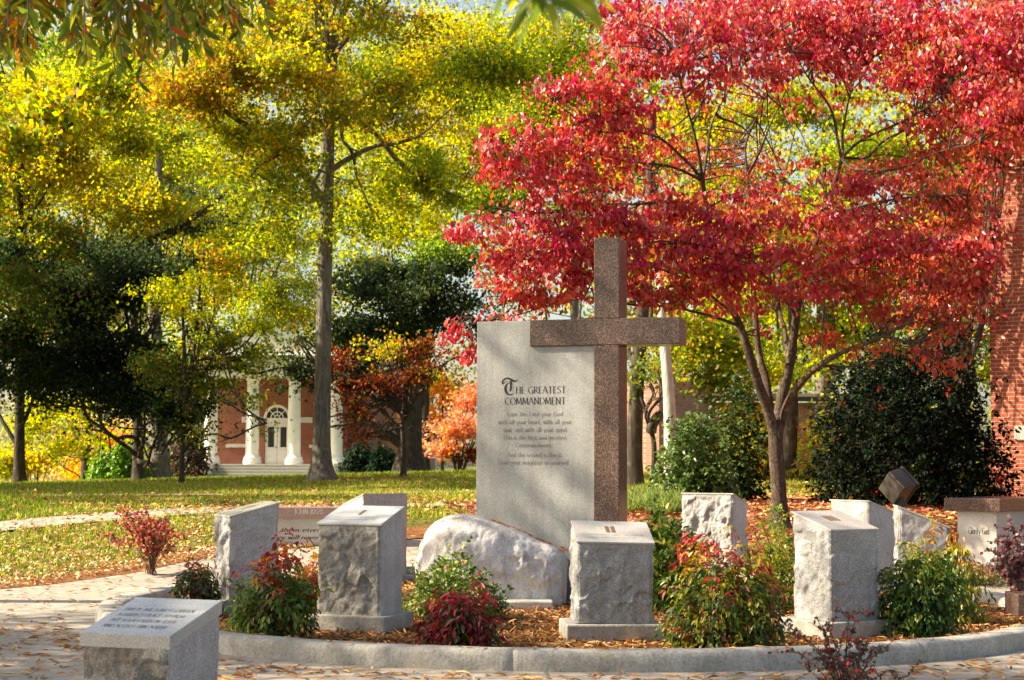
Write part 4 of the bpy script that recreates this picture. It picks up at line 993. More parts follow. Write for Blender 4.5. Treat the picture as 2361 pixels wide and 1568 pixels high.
# ================================================================== THE RED DOGWOOD
def dogwood():
    r = np.random.default_rng(77); d = 23.0
    bx = xcol(1797, d); B = np.array([bx, d, float(G(bx, d))])
    e = tag(empty('dogwood_tree', B), 'spreading crimson dogwood with a forked lichen-spotted trunk, behind the cross', 'tree')
    A = lambda x, y, dz=0: at(x, y, d + dz); k = d / F
    T = Tubes(); nodes = []
    def br(pts, w0, w1, n=24, wob=.04, sides=10):
        C = curve([p if len(p) == 3 and isinstance(p, np.ndarray) else A(*p) for p in pts], n, wob, len(nodes))
        R = np.linspace(w0 * k / 2, w1 * k / 2, len(C)) * .88; T.add(C, R, sides)
        nodes.append((C, R)); return C
    # trunk with flare
    C = curve([B - [0, 0, .12], A(1795, 1120), A(1790, 1060), A(1788, 1000), A(1787, 980)], 20); R = np.linspace(18, 16.5, len(C)) * k; R[:4] += np.array([16, 10, 5, 2]) * k
    T.add(C, R, 16); nodes.append((C, R))
    br([(1789, 1020, 0), (1768, 945, -.1), (1745, 885, -.25), (1722, 820, -.4), (1700, 750, -.5), (1676, 680, -.7), (1650, 600, -.9), (1632, 500, -1.1), (1620, 416, -1.2)], 30, 11, 50)
    br([(1775, 960, .15), (1766, 880, .3), (1750, 810, .4), (1741, 700, .5), (1733, 600, .5), (1723, 404, .4)], 24, 9, 44)
    br([(1790, 1015, 0), (1798, 930, .1), (1817, 850, .1), (1829, 770, 0), (1842, 690, -.1), (1868, 600, -.2), (1905, 490, -.3), (1941, 366, -.4)], 32, 10, 50)
    br([(1800, 985, .1), (1815, 935, -.1), (1845, 890, -.4), (1890, 845, -.9), (1945, 808, -1.3), (2020, 780, -1.7), (2100, 740, -2)], 22, 7, 34)
    br([(1818, 840, 0), (1805, 760, .3), (1795, 700, .6), (1800, 600, 1)], 14, 8)
    # upper fans
    for pts in ([(1620, 416, -1.2), (1591, 320, -1.6), (1575, 225, -1.9), (1560, 120, -2.2)], [(1620, 416, -1.2), (1570, 360, -1.5), (1520, 318, -1.8), (1450, 300, -2.1), (1370, 300, -2.3), (1250, 210, -2.5)],
                [(1620, 416, -1.2), (1560, 392, -1.3), (1480, 375, -1.6), (1380, 360, -1.9), (1260, 350, -2.2), (1140, 330, -2.4)], [(1620, 416, -1.2), (1636, 340, -.9), (1653, 263, -.7), (1690, 190, -.5), (1740, 110, -.3)],
                [(1653, 263, -.7), (1700, 285, -.4), (1745, 330, -.2)], [(1640, 520, -1), (1560, 480, -1.4), (1440, 470, -1.8), (1300, 480, -2.1), (1130, 505, -2.4)],
                [(1723, 404, .4), (1725, 320, .6), (1760, 260, .8), (1795, 200, 1), (1850, 120, 1.2)], [(1723, 404, .4), (1760, 340, .2), (1788, 270, .1), (1810, 210, 0)],
                [(1941, 366, -.4), (1925, 280, -.6), (1900, 225, -.8), (1860, 170, -1), (1820, 110, -1.2)], [(1941, 366, -.4), (1955, 290, -.3), (1965, 210, -.2), (1985, 120, 0)],
                [(1941, 366, -.4), (1990, 330, -.6), (2060, 284, -.9), (2130, 240, -1.2), (2220, 190, -1.5), (2330, 150, -1.8)], [(1941, 366, -.4), (2000, 360, 0), (2080, 310, .3), (2160, 260, .6), (2300, 250, .8)],
                [(1941, 366, -.4), (1975, 400, -.9), (2040, 390, -1.3), (2140, 350, -1.7), (2260, 330, -2.2)], [(1905, 490, -.3), (1990, 470, -.9), (2100, 460, -1.4), (2230, 450, -1.8)],
                [(1700, 750, -.5), (1620, 720, -1), (1500, 705, -1.5), (1370, 690, -1.9), (1200, 720, -2.3), (1080, 750, -2.5)], [(1690, 720, -.5), (1600, 650, -.9), (1450, 600, -1.5), (1300, 590, -1.9), (1140, 600, -2.2)],
                [(1842, 690, -.1), (1900, 640, -.7), (2000, 600, -1.3), (2120, 560, -1.8), (2240, 540, -2.1)], [(2020, 780, -1.7), (2090, 790, -2), (2160, 830, -2.2)], [(1890, 845, -.9), (1960, 840, -.6), (2050, 830, -.4)],
                [(1842, 740, 0), (1780, 640, -.9), (1700, 590, -1.6), (1560, 560, -2)]):
        br(pts, 8.5, 2.2, 26, .09, 6)
    pads = [ # x, y, half w, half h, depth offset, weight, palette
     (1560, 60, 170, 60, -1.6, 1.1, 'red'), (1480, 130, 130, 40, -2.2, 1, 'red'), (1760, 50, 200, 65, -.5, 1, 'red'), (1980, 60, 200, 70, -.4, 1, 'red'), (2210, 80, 190, 75, -1, 1.1, 'red'),
     (1660, 140, 170, 42, -1.6, 1, 'red'), (1880, 150, 160, 36, -.8, .9, 'red'), (2100, 165, 190, 40, -1.2, 1, 'red'), (2320, 180, 120, 50, -1.6, 1, 'red'), (1420, 20, 60, 40, -2, .7, 'red'),
     (1330, 195, 140, 38, -2.4, 1.1, 'red'), (1480, 225, 120, 36, -2, 1, 'red'), (1400, 268, 120, 30, -2.2, .8, 'red'), (1620, 205, 70, 22, -1.6, .5, 'red'),
     (1215, 320, 125, 42, -2.5, 1.1, 'red'), (1370, 320, 130, 40, -2.2, .9, 'red'), (1180, 385, 95, 42, -2.5, 1, 'red'), (1310, 400, 120, 34, -2.2, .9, 'red'), (1450, 350, 70, 22, -1.9, .4, 'red'),
     (1300, 475, 120, 32, -2.2, 1, 'red'), (1130, 520, 95, 26, -2.6, .9, 'red'), (1250, 530, 130, 34, -2.4, 1, 'red'), (1420, 500, 130, 46, -2, 1.1, 'red'), (1560, 480, 120, 36, -1.6, 1, 'red'),
     (1190, 615, 105, 42, -2.5, 1.1, 'red'), (1320, 600, 110, 42, -2.2, 1, 'red'), (1480, 580, 130, 40, -2, .9, 'red'), (1610, 560, 120, 40, -1.8, 1, 'red'), (1230, 690, 110, 30, -2.3, .8, 'redorange'), (1330, 680, 60, 26, -2.2, .6, 'red'),
     (1150, 730, 60, 20, -2.5, .9, 'red'), (1075, 750, 45, 17, -2.6, 1.1, 'red'), (1035, 768, 20, 11, -2.7, 1, 'red'), (1084, 805, 22, 22, -2.6, 1.1, 'red'),
     (1530, 650, 110, 32, -1.8, .8, 'redorange'), (1650, 640, 100, 42, -1.6, .9, 'red'), (1560, 695, 80, 22, -1.7, .6, 'redorange'), (1700, 700, 60, 20, -1.8, .8, 'red'),
     (1740, 440, 110, 22, -1.4, .6, 'red'), (1720, 500, 130, 30, -1.6, .9, 'red'), (1740, 590, 110, 34, -1.8, 1, 'red'), (1860, 600, 120, 30, -1.8, .9, 'red'), (1890, 500, 120, 26, -1.5, .8, 'red'), (1940, 430, 90, 24, -1.6, .9, 'red'), (1830, 660, 90, 28, -1.8, .8, 'red'),
     (2050, 500, 130, 30, -1.8, .8, 'red'), (1980, 560, 120, 28, -1.9, .8, 'red'), (2130, 440, 120, 40, -1.2, .6, 'redorange'), (2130, 560, 130, 32, -2, 1, 'red'), (2250, 570, 70, 40, -2.2, .9, 'red'), (1960, 660, 100, 30, -1.6, .6, 'redorange'),
     (2060, 640, 110, 30, -1.6, .6, 'redorange'), (2190, 640, 90, 30, -1.9, .6, 'redorange'), (2050, 290, 110, 28, -.6, .35, 'red'), (2200, 260, 120, 34, -1.2, .6, 'redorange'), (2150, 350, 130, 36, -.6, .5, 'redorange'), (2290, 300, 80, 40, -1.8, .6, 'redorange'), (2270, 390, 50, 40, -1.8, .4, 'redorange'),
     (2230, 470, 90, 36, -1.4, .5, 'redorange'), (2060, 720, 80, 28, -1.6, .5, 'redorange'), (2150, 740, 90, 46, -1.6, .5, 'redorange'), (2230, 710, 60, 40, -1.8, .4, 'redorange'), (2010, 790, 70, 16, -1.6, .7, 'redorange'), (2180, 820, 60, 30, -1.8, .5, 'redorange'), (2250, 640, 60, 50, -2.2, .6, 'redorange'), (2120, 800, 70, 20, -2, .5, 'redorange'), (1900, 760, 35, 40, -.2, .4, 'redorange'), (1760, 760, 30, 12, -.3, .15, 'redorange'),
     (2330, 60, 110, 60, -2.2, .9, 'red'), (2320, 240, 110, 50, -2.4, .9, 'red'), (2300, 120, 120, 40, -2, .8, 'red'), (2330, 300, 60, 40, -2.4, .5, 'redorange'),
     (1330, 560, 260, 120, -1.6, .42, 'redorange'), (1800, 90, 480, 110, .4, .5, 'red'), (2050, 560, 300, 130, -.6, .4, 'redorange'), (1640, 560, 260, 110, -.6, .5, 'redorange'), (1420, 330, 160, 90, -1.4, .35, 'redorange'), (2220, 250, 160, 120, .4, .5, 'redorange'),
     # back half of the crown, seen through the gaps
     (1560, 350, 200, 24, 1.6, .45, 'redorange'), (1700, 370, 160, 24, 2.2, .45, 'redorange'), (1870, 380, 130, 20, 2.2, .3, 'redorange'), (2080, 400, 150, 40, 2.5, .5, 'redorange'), (1500, 430, 150, 30, 1.4, .35, 'redorange'), (1800, 470, 140, 30, 2.4, .3, 'redorange'), (2250, 420, 120, 60, 2.4, .4, 'redorange'),
     (1700, 0, 300, 50, 2, .7, 'red'), (2100, 10, 250, 60, 2, .7, 'red'), (1900, 230, 160, 24, 2, .18, 'redorange')]
    parts = []; tw = Tubes(); P_all = []
    alln = np.vstack([c for c, _ in nodes[1:]])
    for (x, y, hw, hh, dz, wt, pn) in pads:
        c = A(x, y, dz); kk = (d + dz) / F; R = np.array([hw * kk, max(hw * kk * .6, .25), hh * kk])
        k_ = max(3, int(hw * hh / 420)); dd = rdir(k_, r) * (r.random(k_) ** .5)[:, None]
        Cc = c + dd * R; rr = r.uniform(.16, .32, k_) * min(1, R[0] / .3)
        # tiers arch over: outer clumps hang lower
        Cc[:, 2] -= .10 * np.hypot(dd[:, 0], dd[:, 1]) ** 2
        n = int(wt * 4.1 * PI * R[0] * R[2] / (.52 * .085 * .085 * .6)) + 15
        cols, w = pal(pn); ci = r.integers(0, k_, n)
        P = Cc[ci] + rdir(n, r) * (r.random(n) ** .5)[:, None] * np.stack([rr, rr, rr * .45], 1)[ci]
        P = np.where(r.random(n)[:, None] < .3, c + rdir(n, r) * (r.random(n) ** .4)[:, None] * R * [1.05, 1, 1.7], P)
        ok = vnoise(P * [1, 1, 1.8], 2.3, 9) + .6 * vnoise(P * [1, 1, 1.5], 6, 19) > -.42; P, ci = P[ok], ci[ok]; n = len(P)
        cc = r.choice(len(cols), k_, p=w); li = np.where(r.random(n) < .5, cc[ci], r.choice(len(cols), n, p=w))
        col = cols[li] * r.uniform(.65, 1.3, n)[:, None]
        D = unit(rdir(n, r) * .62 + np.array([0, -.12, -.8]))
        parts.append(leaves(P, D, r.uniform(-PI, PI, n), .08 * r.uniform(.55, 1.35, n), np.clip(col, 0, .9), OVAL))
        for q in Cc[::2]:
            j = np.argmin(np.linalg.norm(alln - q, axis=1) + r.random(len(alln)) * .9); s0 = alln[j]
            if np.linalg.norm(q - s0) > 2.2: continue
            cp = curve([s0, (s0 + q) / 2 + np.array([0, 0, .06]) + r.normal(size=3) * .06, q], 8); tw.add(cp, np.linspace(.014, .004, len(cp)), 4)
    T.build('trunk', 'dogwood_bark', e); tw.build('twigs', 'dogwood_bark', e)
    V, Fs, C = merge(parts); npmesh('crown', V, Fs, 'leaf_red', e, C)
    print('dogwood leaves', sum(len(p[0]) // 7 for p in parts))
dogwood()

# ================================================================== TREES
tree('oak_tree', 'tall grey-barked oak with a straight lichened trunk on the lawn, left of the slab', 'tree', (743, 1128), 46, 40, 100,
     [(560, 190, 220, 120, -3, 'rust', 1.9), (760, 60, 260, 120, -1, 'oak', 1.2), (650, 320, 140, 90, -2, 'oak', 1.5), (880, 230, 150, 110, -1, 'oak', 1.4), (560, 430, 120, 70, -2, 'goldgreen', 1.3),
      (770, 250, 70, 60, -3.5, 'rust', 1.3), (800, 400, 90, 40, -3, 'oak', 1.1), (700, 470, 90, 40, -2, 'oak', .7), (850, 520, 90, 50, 0, 'goldgreen', .8), (640, 560, 80, 80, 0, 'goldgreen', 1.0), (1000, 420, 160, 130, 1, 'goldgreen', 1.5), (420, 60, 140, 80, -2, 'oak', 1.3), (700, -120, 420, 120, 0, 'goldgreen', 1.2), (1120, 150, 160, 110, 2, 'goldgreen', 1.2)],
     leaf=.12, bark='oak_bark', limbs=12, limb_lo=.85, taper=.3, seed=3, rc=.75,
     trunk_pts=[(741, 1060, 0), (744, 900, 0), (747, 700, 0), (752, 500, 0), (757, 300, 0), (763, 160, 0), (766, 95, 0)], flare=2.1,
     extra=[([(764, 120, 0), (748, 60, 0), (735, 0, 0), (722, -90, 0)], 13, 8), ([(766, 120, 0), (780, 50, .2), (798, -10, .3), (815, -100, .4)], 15, 9),
            ([(745, 470, 0), (700, 400, -.6), (640, 345, -1.2), (570, 290, -1.8), (490, 230, -2.2), (420, 180, -2.5)], 13, 3), ([(640, 345, -1.2), (610, 300, -1), (560, 270, -.8)], 6, 2),
            ([(752, 400, 0), (850, 350, .3), (950, 320, .5), (1040, 250, .8)], 8, 2)])
tree('oak_tree', 'golden oak at the far left edge whose trunk stands alone on the lawn', 'tree', (46, 1124), 54, 26, 300,
     [(140, 330, 240, 190, 0, 'gold', 1.8), (60, 560, 190, 130, 1, 'oak', 1.8), (330, 470, 120, 130, -1, 'gold', 1.6), (-80, 400, 200, 250, 2, 'oak', 1.3), (260, 200, 200, 90, 0, 'goldgreen', 1.4)],
     leaf=.13, seed=8, limbs=16, extra=[([(0, 420, -2), (60, 370, -2), (110, 320, -2), (160, 280, -2), (180, 190, -2)], 15, 4)], rc=.9)
tree('evergreen_tree', 'spreading evergreen with black limbs, shade put into its dark leaf colours, left middle', 'tree', (322, 1106), 56, 26, 560,
     [(130, 760, 270, 190, -6, 'black', 1.9), (250, 640, 170, 120, -6, 'dark', 1.4), (60, 700, 180, 120, -8, 'olive', .6), (330, 950, 130, 60, -6, 'black', 1.5), (20, 620, 160, 100, -3, 'dark', 1.6), (320, 860, 140, 110, -5, 'black', 2.4), (400, 500, 110, 90, 2, 'dark', 1.5), (360, 630, 130, 90, 0, 'dark', 1.5), (60, 880, 110, 70, -4, 'black', 1.6), (450, 930, 60, 70, -6, 'black', 1.5)],
     leaf=.13, seed=12, limbs=30, lean=-30, extra=[([(285, 620, -3), (340, 570, -3), (420, 515, -3), (490, 470, -3), (520, 440, -3)], 15, 4), ([(285, 625, -3), (380, 625, -3), (460, 640, -3)], 8, 3), ([(0, 810, -6), (120, 800, -6), (260, 780, -6)], 9, 4)])
tree('oak_tree', 'thick grey trunk half lit by sun beside the darker evergreen trunk', 'tree', (368, 1103), 63, 40, 350,
     [(330, 360, 160, 110, 2, 'goldgreen', 1.3), (480, 620, 130, 100, 2, 'oak', 1.2), (180, 700, 150, 120, 3, 'olive', 1.1)], leaf=.15, bark='oak_bark', seed=15, limbs=10)
tree('maple_tree', 'slender multi-stemmed tree with yellow-green leaves in front of the columned hall', 'tree', (420, 1117), 44, 13, 640,
     [(440, 690, 110, 80, 0, 'limon', .8), (530, 790, 130, 80, 0, 'goldgreen', .9), (400, 850, 90, 70, 0, 'olive', 1.1), (560, 930, 70, 18, -1, 'goldgreen', 1.0), (470, 890, 80, 50, .5, 'goldgreen', .9), (400, 950, 70, 42, 0, 'black', 1.5), (440, 960, 60, 30, -.5, 'olive', 1.0), (610, 980, 45, 10, -1, 'goldgreen', .6), (470, 1000, 50, 14, -.5, 'limon', .6), (590, 860, 60, 20, 0, 'goldgreen', .5)],
     leaf=.1, seed=22, rc=.45, limbs=26, trunk_pts=[(419, 1060, 0), (424, 980, 0), (440, 850, 0), (455, 750, 0), (462, 640, 0)], flare=1.5,
     extra=[([(424, 1000, 0), (440, 930, .2), (480, 850, .4), (540, 760, .5)], 6, 2), ([(430, 900, 0), (425, 820, -.2), (420, 720, -.3), (425, 640, -.4)], 6, 2), ([(421, 1030, 0), (400, 1010, .2), (375, 985, .3)], 4, 2), ([(440, 850, 0), (520, 850, .2), (600, 858, .3), (690, 845, .4)], 5, 2), ([(424, 1040, 0), (450, 1015, .1), (470, 990, .2), (490, 970, .3)], 5, 2)])
tree('holly_tree', 'dense dark green tree between the tall oak and the red crown', 'tree', (945, 1092), 66, 50, 700,
     [(960, 660, 170, 110, 0, 'dark', 2.6), (900, 770, 140, 70, 0, 'dark', 2.0), (1030, 590, 110, 60, 0, 'green', 1.5), (1060, 720, 80, 90, 0, 'dark', 1.8), (705, 850, 36, 70, -2, 'dark', 2.2), (830, 840, 60, 40, 0, 'dark', 1.4), (690, 770, 40, 50, 0, 'olive', 1.0)],
     leaf=.15, bark='dark_bark', seed=31, limbs=14, flare=1.9)
tree('dogwood_tree', 'small maroon-leaved tree with a slim dark trunk on the lawn left of the slab', 'tree', (930, 1098), 50, 13, 800,
     [(870, 880, 100, 32, -1, 'maroon', 1.5), (960, 850, 90, 40, 0, 'maroon', 1.2), (830, 960, 52, 14, -1, 'maroon', 1.5), (800, 920, 50, 22, -1, 'maroon', 1.1), (1000, 800, 80, 30, 0, 'maroon', .9), (880, 800, 100, 35, 0, 'rust', .8), (830, 1000, 40, 9, -1, 'maroon', .8), (1000, 860, 60, 30, 0, 'oak', .6), (780, 830, 20, 60, -1, 'maroon', .8)],
     leaf=.12, seed=36, rc=.4, limbs=30, flare=1.5, down=.3, trunk_pts=[(930, 1040, 0), (929, 960, 0), (935, 900, 0), (925, 830, 0), (930, 780, 0)], extra=[([(935, 950, 0), (960, 915, .2), (990, 880, .3), (1030, 835, .4), (1080, 820, .5)], 7, 2)])
tree('maple_tree', 'glowing orange maple in the distance left of the slab', 'tree', (1020, 1088), 84, 8, 900, [(1030, 905, 62, 48, 0, 'orange', 2.4, .8), (1000, 960, 45, 40, 0, 'orange', 1.8, .8)], leaf=.22, seed=41, limbs=6)
tree('dogwood_tree', 'peach and pink leaved tree with many thin stems against the left edge of the slab', 'tree', (1062, 1086), 72, 6, 960,
     [(1062, 1000, 70, 55, 0, 'pink', 2.0, .6), (1110, 920, 70, 60, 1, 'pink', 1.8, .6), (1020, 1030, 45, 30, 0, 'pink', 1.4, .5), (1080, 1050, 60, 22, 0, 'maroon', 1.0, .5)], leaf=.17, seed=44, limbs=12,
     extra=[([(1050, 1086, 0), (1042, 1050, 0), (1030, 1020, 0)], 4, 2), ([(1068, 1086, 0), (1080, 1050, 0), (1095, 1020, 0)], 4, 2), ([(1058, 1086, 0), (1056, 1040, 0), (1050, 1000, 0)], 4, 2)])
# tall yellow trees behind the lawn
for i, (bx_, d_, w_, lb, cr) in enumerate([
    (980, 78, 22, 'tall yellow-green tree filling the sky above the dark green tree', [(1000, 240, 330, 260, 4, 'goldgreen', 1.1, 1.6), (1000, 330, 190, 170, 0, 'gold', 1.0), (880, 480, 110, 100, 0, 'gold', 1.2), (1060, 120, 180, 130, 0, 'gold', .8), (960, 520, 120, 60, -3, 'limon', 1.3)]),
    (560, 116, 22, 'pale golden tree rising behind the columned hall', [(640, 710, 120, 100, -3, 'goldgreen', 1.3), (560, 360, 350, 330, 0, 'goldgreen', 1.2, 2.2), (540, 540, 150, 120, 0, 'limon', 1.4), (640, 560, 90, 80, 0, 'goldgreen', 1.2), (500, 330, 200, 110, 0, 'gold', 1.0), (600, 80, 240, 120, 0, 'gold', .9), (860, 620, 70, 50, 0, 'limon', 1.2)]),
    (200, 80, 24, 'tall green-gold tree behind the far left oak', [(200, 380, 380, 330, 4, 'goldgreen', 1.3, 1.8), (180, 180, 250, 130, 0, 'goldgreen', 1.4), (60, 650, 160, 110, 0, 'gold', 1.2), (280, 640, 140, 130, 0, 'goldgreen', 1.4), (120, 960, 90, 60, -8, 'limon', 1.6), (30, 80, 120, 120, -20, 'green', 1.3)]),
    (1330, 75, 22, 'yellow tree showing between the top branches of the red dogwood', [(1280, 300, 240, 260, 3, 'goldgreen', 1.3, 1.4), (1260, 120, 160, 140, 0, 'goldgreen', 1.1), (1180, 330, 130, 120, 0, 'goldgreen', 1.5), (1400, 330, 160, 120, 0, 'limon', 1.5), (1150, 470, 90, 70, 0, 'green', 1.2)]),
    (1640, 66, 26, 'bright yellow tree seen through the open middle of the red dogwood', [(1620, 270, 190, 120, 0, 'gold', 1.6), (1850, 240, 170, 110, 0, 'goldgreen', 1.5), (1660, 480, 170, 110, 0, 'limon', 1.3), (1560, 750, 110, 60, 3, 'oak', 1.5), (1640, 800, 120, 60, 3, 'oak', 1.5)]),
    (1895, 60, 34, 'lime-yellow tree behind the fork of the dogwood trunk', [(1850, 600, 300, 280, 3, 'goldgreen', 1.2, 1.4), (1900, 540, 170, 130, 0, 'goldgreen', 1.3), (1880, 760, 150, 80, 0, 'limon', 1.4), (1780, 650, 120, 70, 0, 'goldgreen', 1.3), (2040, 640, 120, 110, 0, 'green', 1.3), (2000, 360, 160, 100, 0, 'goldgreen', 1.2)]),
    (2230, 58, 24, 'green tree beside the brick building behind the dark holly', [(2200, 560, 180, 350, 2, 'olive', 1.2, 1.2), (2210, 560, 110, 160, 0, 'goldgreen', 1.5), (2140, 760, 150, 70, 0, 'green', 1.4), (2200, 340, 160, 110, 0, 'goldgreen', 1.4), (2270, 880, 60, 90, 0, 'limon', 1.4), (2200, 120, 200, 110, 0, 'gold', 1.0)])]):
    tree('hardwood_tree', lb, 'tree', (bx_, 1095), d_, w_, 300, cr, leaf=.17, seed=60 + i, limbs=14, rc=1.1, group='tall autumn trees beyond the lawn', bark='oak_bark' if i % 2 else 'dark_bark')
# small far-left trees and shrubs
for i, (nm, lb, bx_, d_, w_, cr, lf) in enumerate([
    ('maple_tree', 'bright yellow tree hanging over the round green bush', 190, 70, 8, [(150, 1035, 95, 32, 0, 'limon', 1.9), (100, 985, 70, 30, 0, 'limon', 1.4), (220, 1020, 50, 30, 0, 'gold', 1.2)], .16),
    ('maple_tree', 'hazy orange tree far away at the left', 215, 95, 6, [(195, 1080, 55, 34, 0, 'orange', 1.6), (260, 1010, 50, 50, 0, 'orange', .9)], .2),
    ('maple_tree', 'pale gold tree at the far left behind the lone trunk', 90, 105, 6, [(80, 1045, 70, 45, 0, 'gold', 1.4), (20, 1060, 50, 50, 0, 'goldgreen', 1.4)], .22)]):
    tree(nm, lb, 'tree', (bx_, 1120), d_, w_, 1040, cr, leaf=lf, seed=90 + i, limbs=5, rc=.8)

# right-hand trunks
tree('oak_tree', 'broad dark trunk just right of the cross, leaning into the red leaves', 'tree', (1462, 1082), 38, 40, 380, [(1490, 380, 120, 120, 2, 'oak', .9), (1400, 560, 120, 80, 2, 'olive', .8)], leaf=.13, bark='dark_bark', seed=101, limbs=8,
     trunk_pts=[(1462, 1040, 0), (1468, 900, 0), (1478, 760, 0), (1492, 600, 0), (1500, 400, 0), (1505, 250, 0)], flare=1.35)
tree('dogwood_tree', 'second, orange-red dogwood half hidden behind the dark holly beside the brick building', 'tree', (2170, 1100), 30.5, 16, 700,
     [(2225, 520, 70, 130, 0, 'redorange', 1.1), (2180, 700, 95, 60, 0, 'redorange', .8), (2290, 330, 70, 80, -1, 'redorange', 1.0), (2130, 600, 90, 60, 0, 'redorange', .7), (2225, 760, 45, 60, 0, 'redorange', .8), (2310, 200, 60, 50, -1, 'red', 1.0)],
     leaf=.1, bark='dogwood_bark', mat='leaf_red', seed=120, limbs=24, rc=.45, flare=1.3, down=.5)
tree('crape_myrtle', 'small dark forked stem between the broad dark trunk and the pale trunk', 'tree', (1508, 1080), 37, 17, 860, [(1500, 860, 45, 45, 0, 'olive', .8), (1530, 830, 40, 30, 0, 'oak', .8)], leaf=.1, bark='dark_bark', seed=103, limbs=4,
     trunk_pts=[(1508, 1030, 0), (1500, 990, 0), (1490, 950, 0), (1478, 915, 0)], flare=1.2, extra=[([(1502, 995, 0), (1514, 978, 0), (1522, 955, 0)], 13, 11)])
tree('sycamore_tree', 'pale grey-barked trunk lit by the sun behind the green camellia', 'tree', (1548, 1092), 33, 36, 600, [(1590, 780, 100, 60, 8, 'oak', 2.4, .6), (1690, 800, 90, 70, 7, 'goldgreen', 2.2, .6), (1640, 870, 100, 40, 9, 'olive', 2.0, .6), (1760, 850, 90, 50, 9, 'limon', 2.0, .6), (1880, 850, 90, 50, 10, 'goldgreen', 1.3), (1600, 640, 140, 60, 4, 'goldgreen', .9), (1540, 560, 90, 60, 4, 'oak', .9)], leaf=.13, bark='pale_bark', seed=105, limbs=0,
     trunk_pts=[(1547, 1040, 0), (1543, 920, 0), (1535, 820, 0), (1526, 720, 0), (1520, 600, 0)], flare=1.1)
tree('oak_tree', 'dark trunk standing in shade behind the dogwood fork', 'tree', (1822, 1082), 44, 30, 640, [(1850, 600, 140, 80, 3, 'goldgreen', .8), (1760, 560, 100, 80, 3, 'oak', .8)], leaf=.13, bark='dark_bark', seed=107, limbs=3)

# far-off wood closing the view
def far_wood():
    r = np.random.default_rng(200); parts = []
    for (x0, x1, y0, y1, dd, pn, nk) in ((-150, 480, 560, 1110, 150, 'goldgreen', 60), (-150, 700, -60, 620, 150, 'gold', 110), (600, 1300, -60, 600, 150, 'goldgreen', 90), (1300, 2400, -60, 260, 118, 'goldgreen', 50), (350, 900, 700, 1095, 145, 'green', 60), (200, 900, 350, 900, 140, 'goldgreen', 110), (780, 1250, 480, 1080, 150, 'oak', 50), (1250, 1500, 500, 1085, 120, 'goldgreen', 34), (1480, 2400, 520, 1085, 110, 'goldgreen', 80), (1480, 2400, 200, 560, 115, 'gold', 44), (-100, 300, 1020, 1130, 140, 'pink', 14)):
        k_ = nk; C = np.array([at(r.uniform(x0, x1), r.uniform(y0, y1), dd + r.uniform(-6, 10)) for _ in range(k_)])
        rr = r.uniform(2.0, 4.2, k_); parts.append(clump_leaves(C, np.stack([rr, rr, rr * .8], 1), nk * 230, pn, .42, r))
    V, Fs, C = merge(parts); o = npmesh('distant_wood', V, Fs, 'leaf_thin', None, C)
    tag(o, 'far-off autumn woodland closing the view behind the lawn', kind='stuff')
far_wood()

# ================================================================== SHRUBS
def shrub(name, label, x, y, w, h, d, cols, lsize=.055, n=2600, tpl=NAND, mat='leaf_shrub', down=.45, seed=1, stems=14, top=None, group=None, spray=6, fill=.5, depthf=1.0, cat='shrub', stalk=.0):
    """x centre px, y base row, w/h px; cols inner palette list, top palette list for new growth at the top"""
    r = np.random.default_rng(seed); k = d / F
    B = at(x, y, d); g = float(G(B[0], d)) + (.05 if np.hypot(B[0] - RC[0], d - RC[1]) < RR else .02)
    B[2] = g; R = np.array([w * k / 2, w * k / 2 * depthf, h * k])
    e = tag(empty(name, B), label, cat, group)
    n = int(n * 1.35); ns = max(20, n // spray)
    # spray centres fill a dome, mostly near the surface
    dd = rdir(ns, r); dd[:, 2] = np.abs(dd[:, 2]) ; rad = r.random(ns) ** fill
    lump = 1 + .27 * fbm(dd, 2.3, 3, seed) + np.where(r.random(ns) < .1, r.uniform(.05, .32, ns), 0)
    C = B + dd * (rad * lump)[:, None] * R * [1, 1, .93] + [0, 0, .05]
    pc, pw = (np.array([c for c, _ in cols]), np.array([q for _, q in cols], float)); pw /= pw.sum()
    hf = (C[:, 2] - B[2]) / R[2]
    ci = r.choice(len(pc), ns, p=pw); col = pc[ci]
    if top is not None:
        tc, twt = (np.array([c for c, _ in top[0]]), np.array([q for _, q in top[0]], float)); twt /= twt.sum()
        tcol = tc[r.choice(len(tc), ns, p=twt)]
        sel = r.random(ns) < np.clip((hf * rad + .35 * fbm(dd * 1.0, 1.6, 2, seed + 5) - top[1]) * 2.2, 0, 1)
        col = np.where(sel[:, None], tcol, col)
    P = np.repeat(C, spray, 0); n2 = len(P)
    out = unit(np.repeat(dd, spray, 0) * .7 + rdir(n2, r))
    P = P + rdir(n2, r) * lsize * .7
    D = unit(out * (1 - down) + np.array([0, 0, -down]))
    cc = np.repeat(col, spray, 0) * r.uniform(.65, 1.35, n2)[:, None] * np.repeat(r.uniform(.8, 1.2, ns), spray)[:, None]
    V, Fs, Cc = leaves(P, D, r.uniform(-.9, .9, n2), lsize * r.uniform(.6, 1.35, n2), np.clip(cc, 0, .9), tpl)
    T = Tubes()
    for q in C[np.argsort(r.random(ns))[:stems]]:
        m = B * .5 + q * .5; m[2] += .12 * R[2]; m[:2] = B[:2] + (q[:2] - B[:2]) * .35
        cp = curve([B + r.normal(size=3) * [.04, .04, 0], m, q], 9); T.add(cp, np.linspace(.007, .0025, len(cp)), 5)
    T.build('stems', 'brown_stem', e); npmesh('foliage', V, Fs, mat, e, Cc)
    return e
NG = [((.07, .15, .02), 4), ((.13, .2, .03), 3), ((.28, .3, .04), 1.3), ((.16, .08, .03), .8)]
RT = [((.5, .05, .04), 4), ((.55, .15, .05), 2), ((.55, .38, .06), 1.2), ((.3, .05, .04), 1.5)]
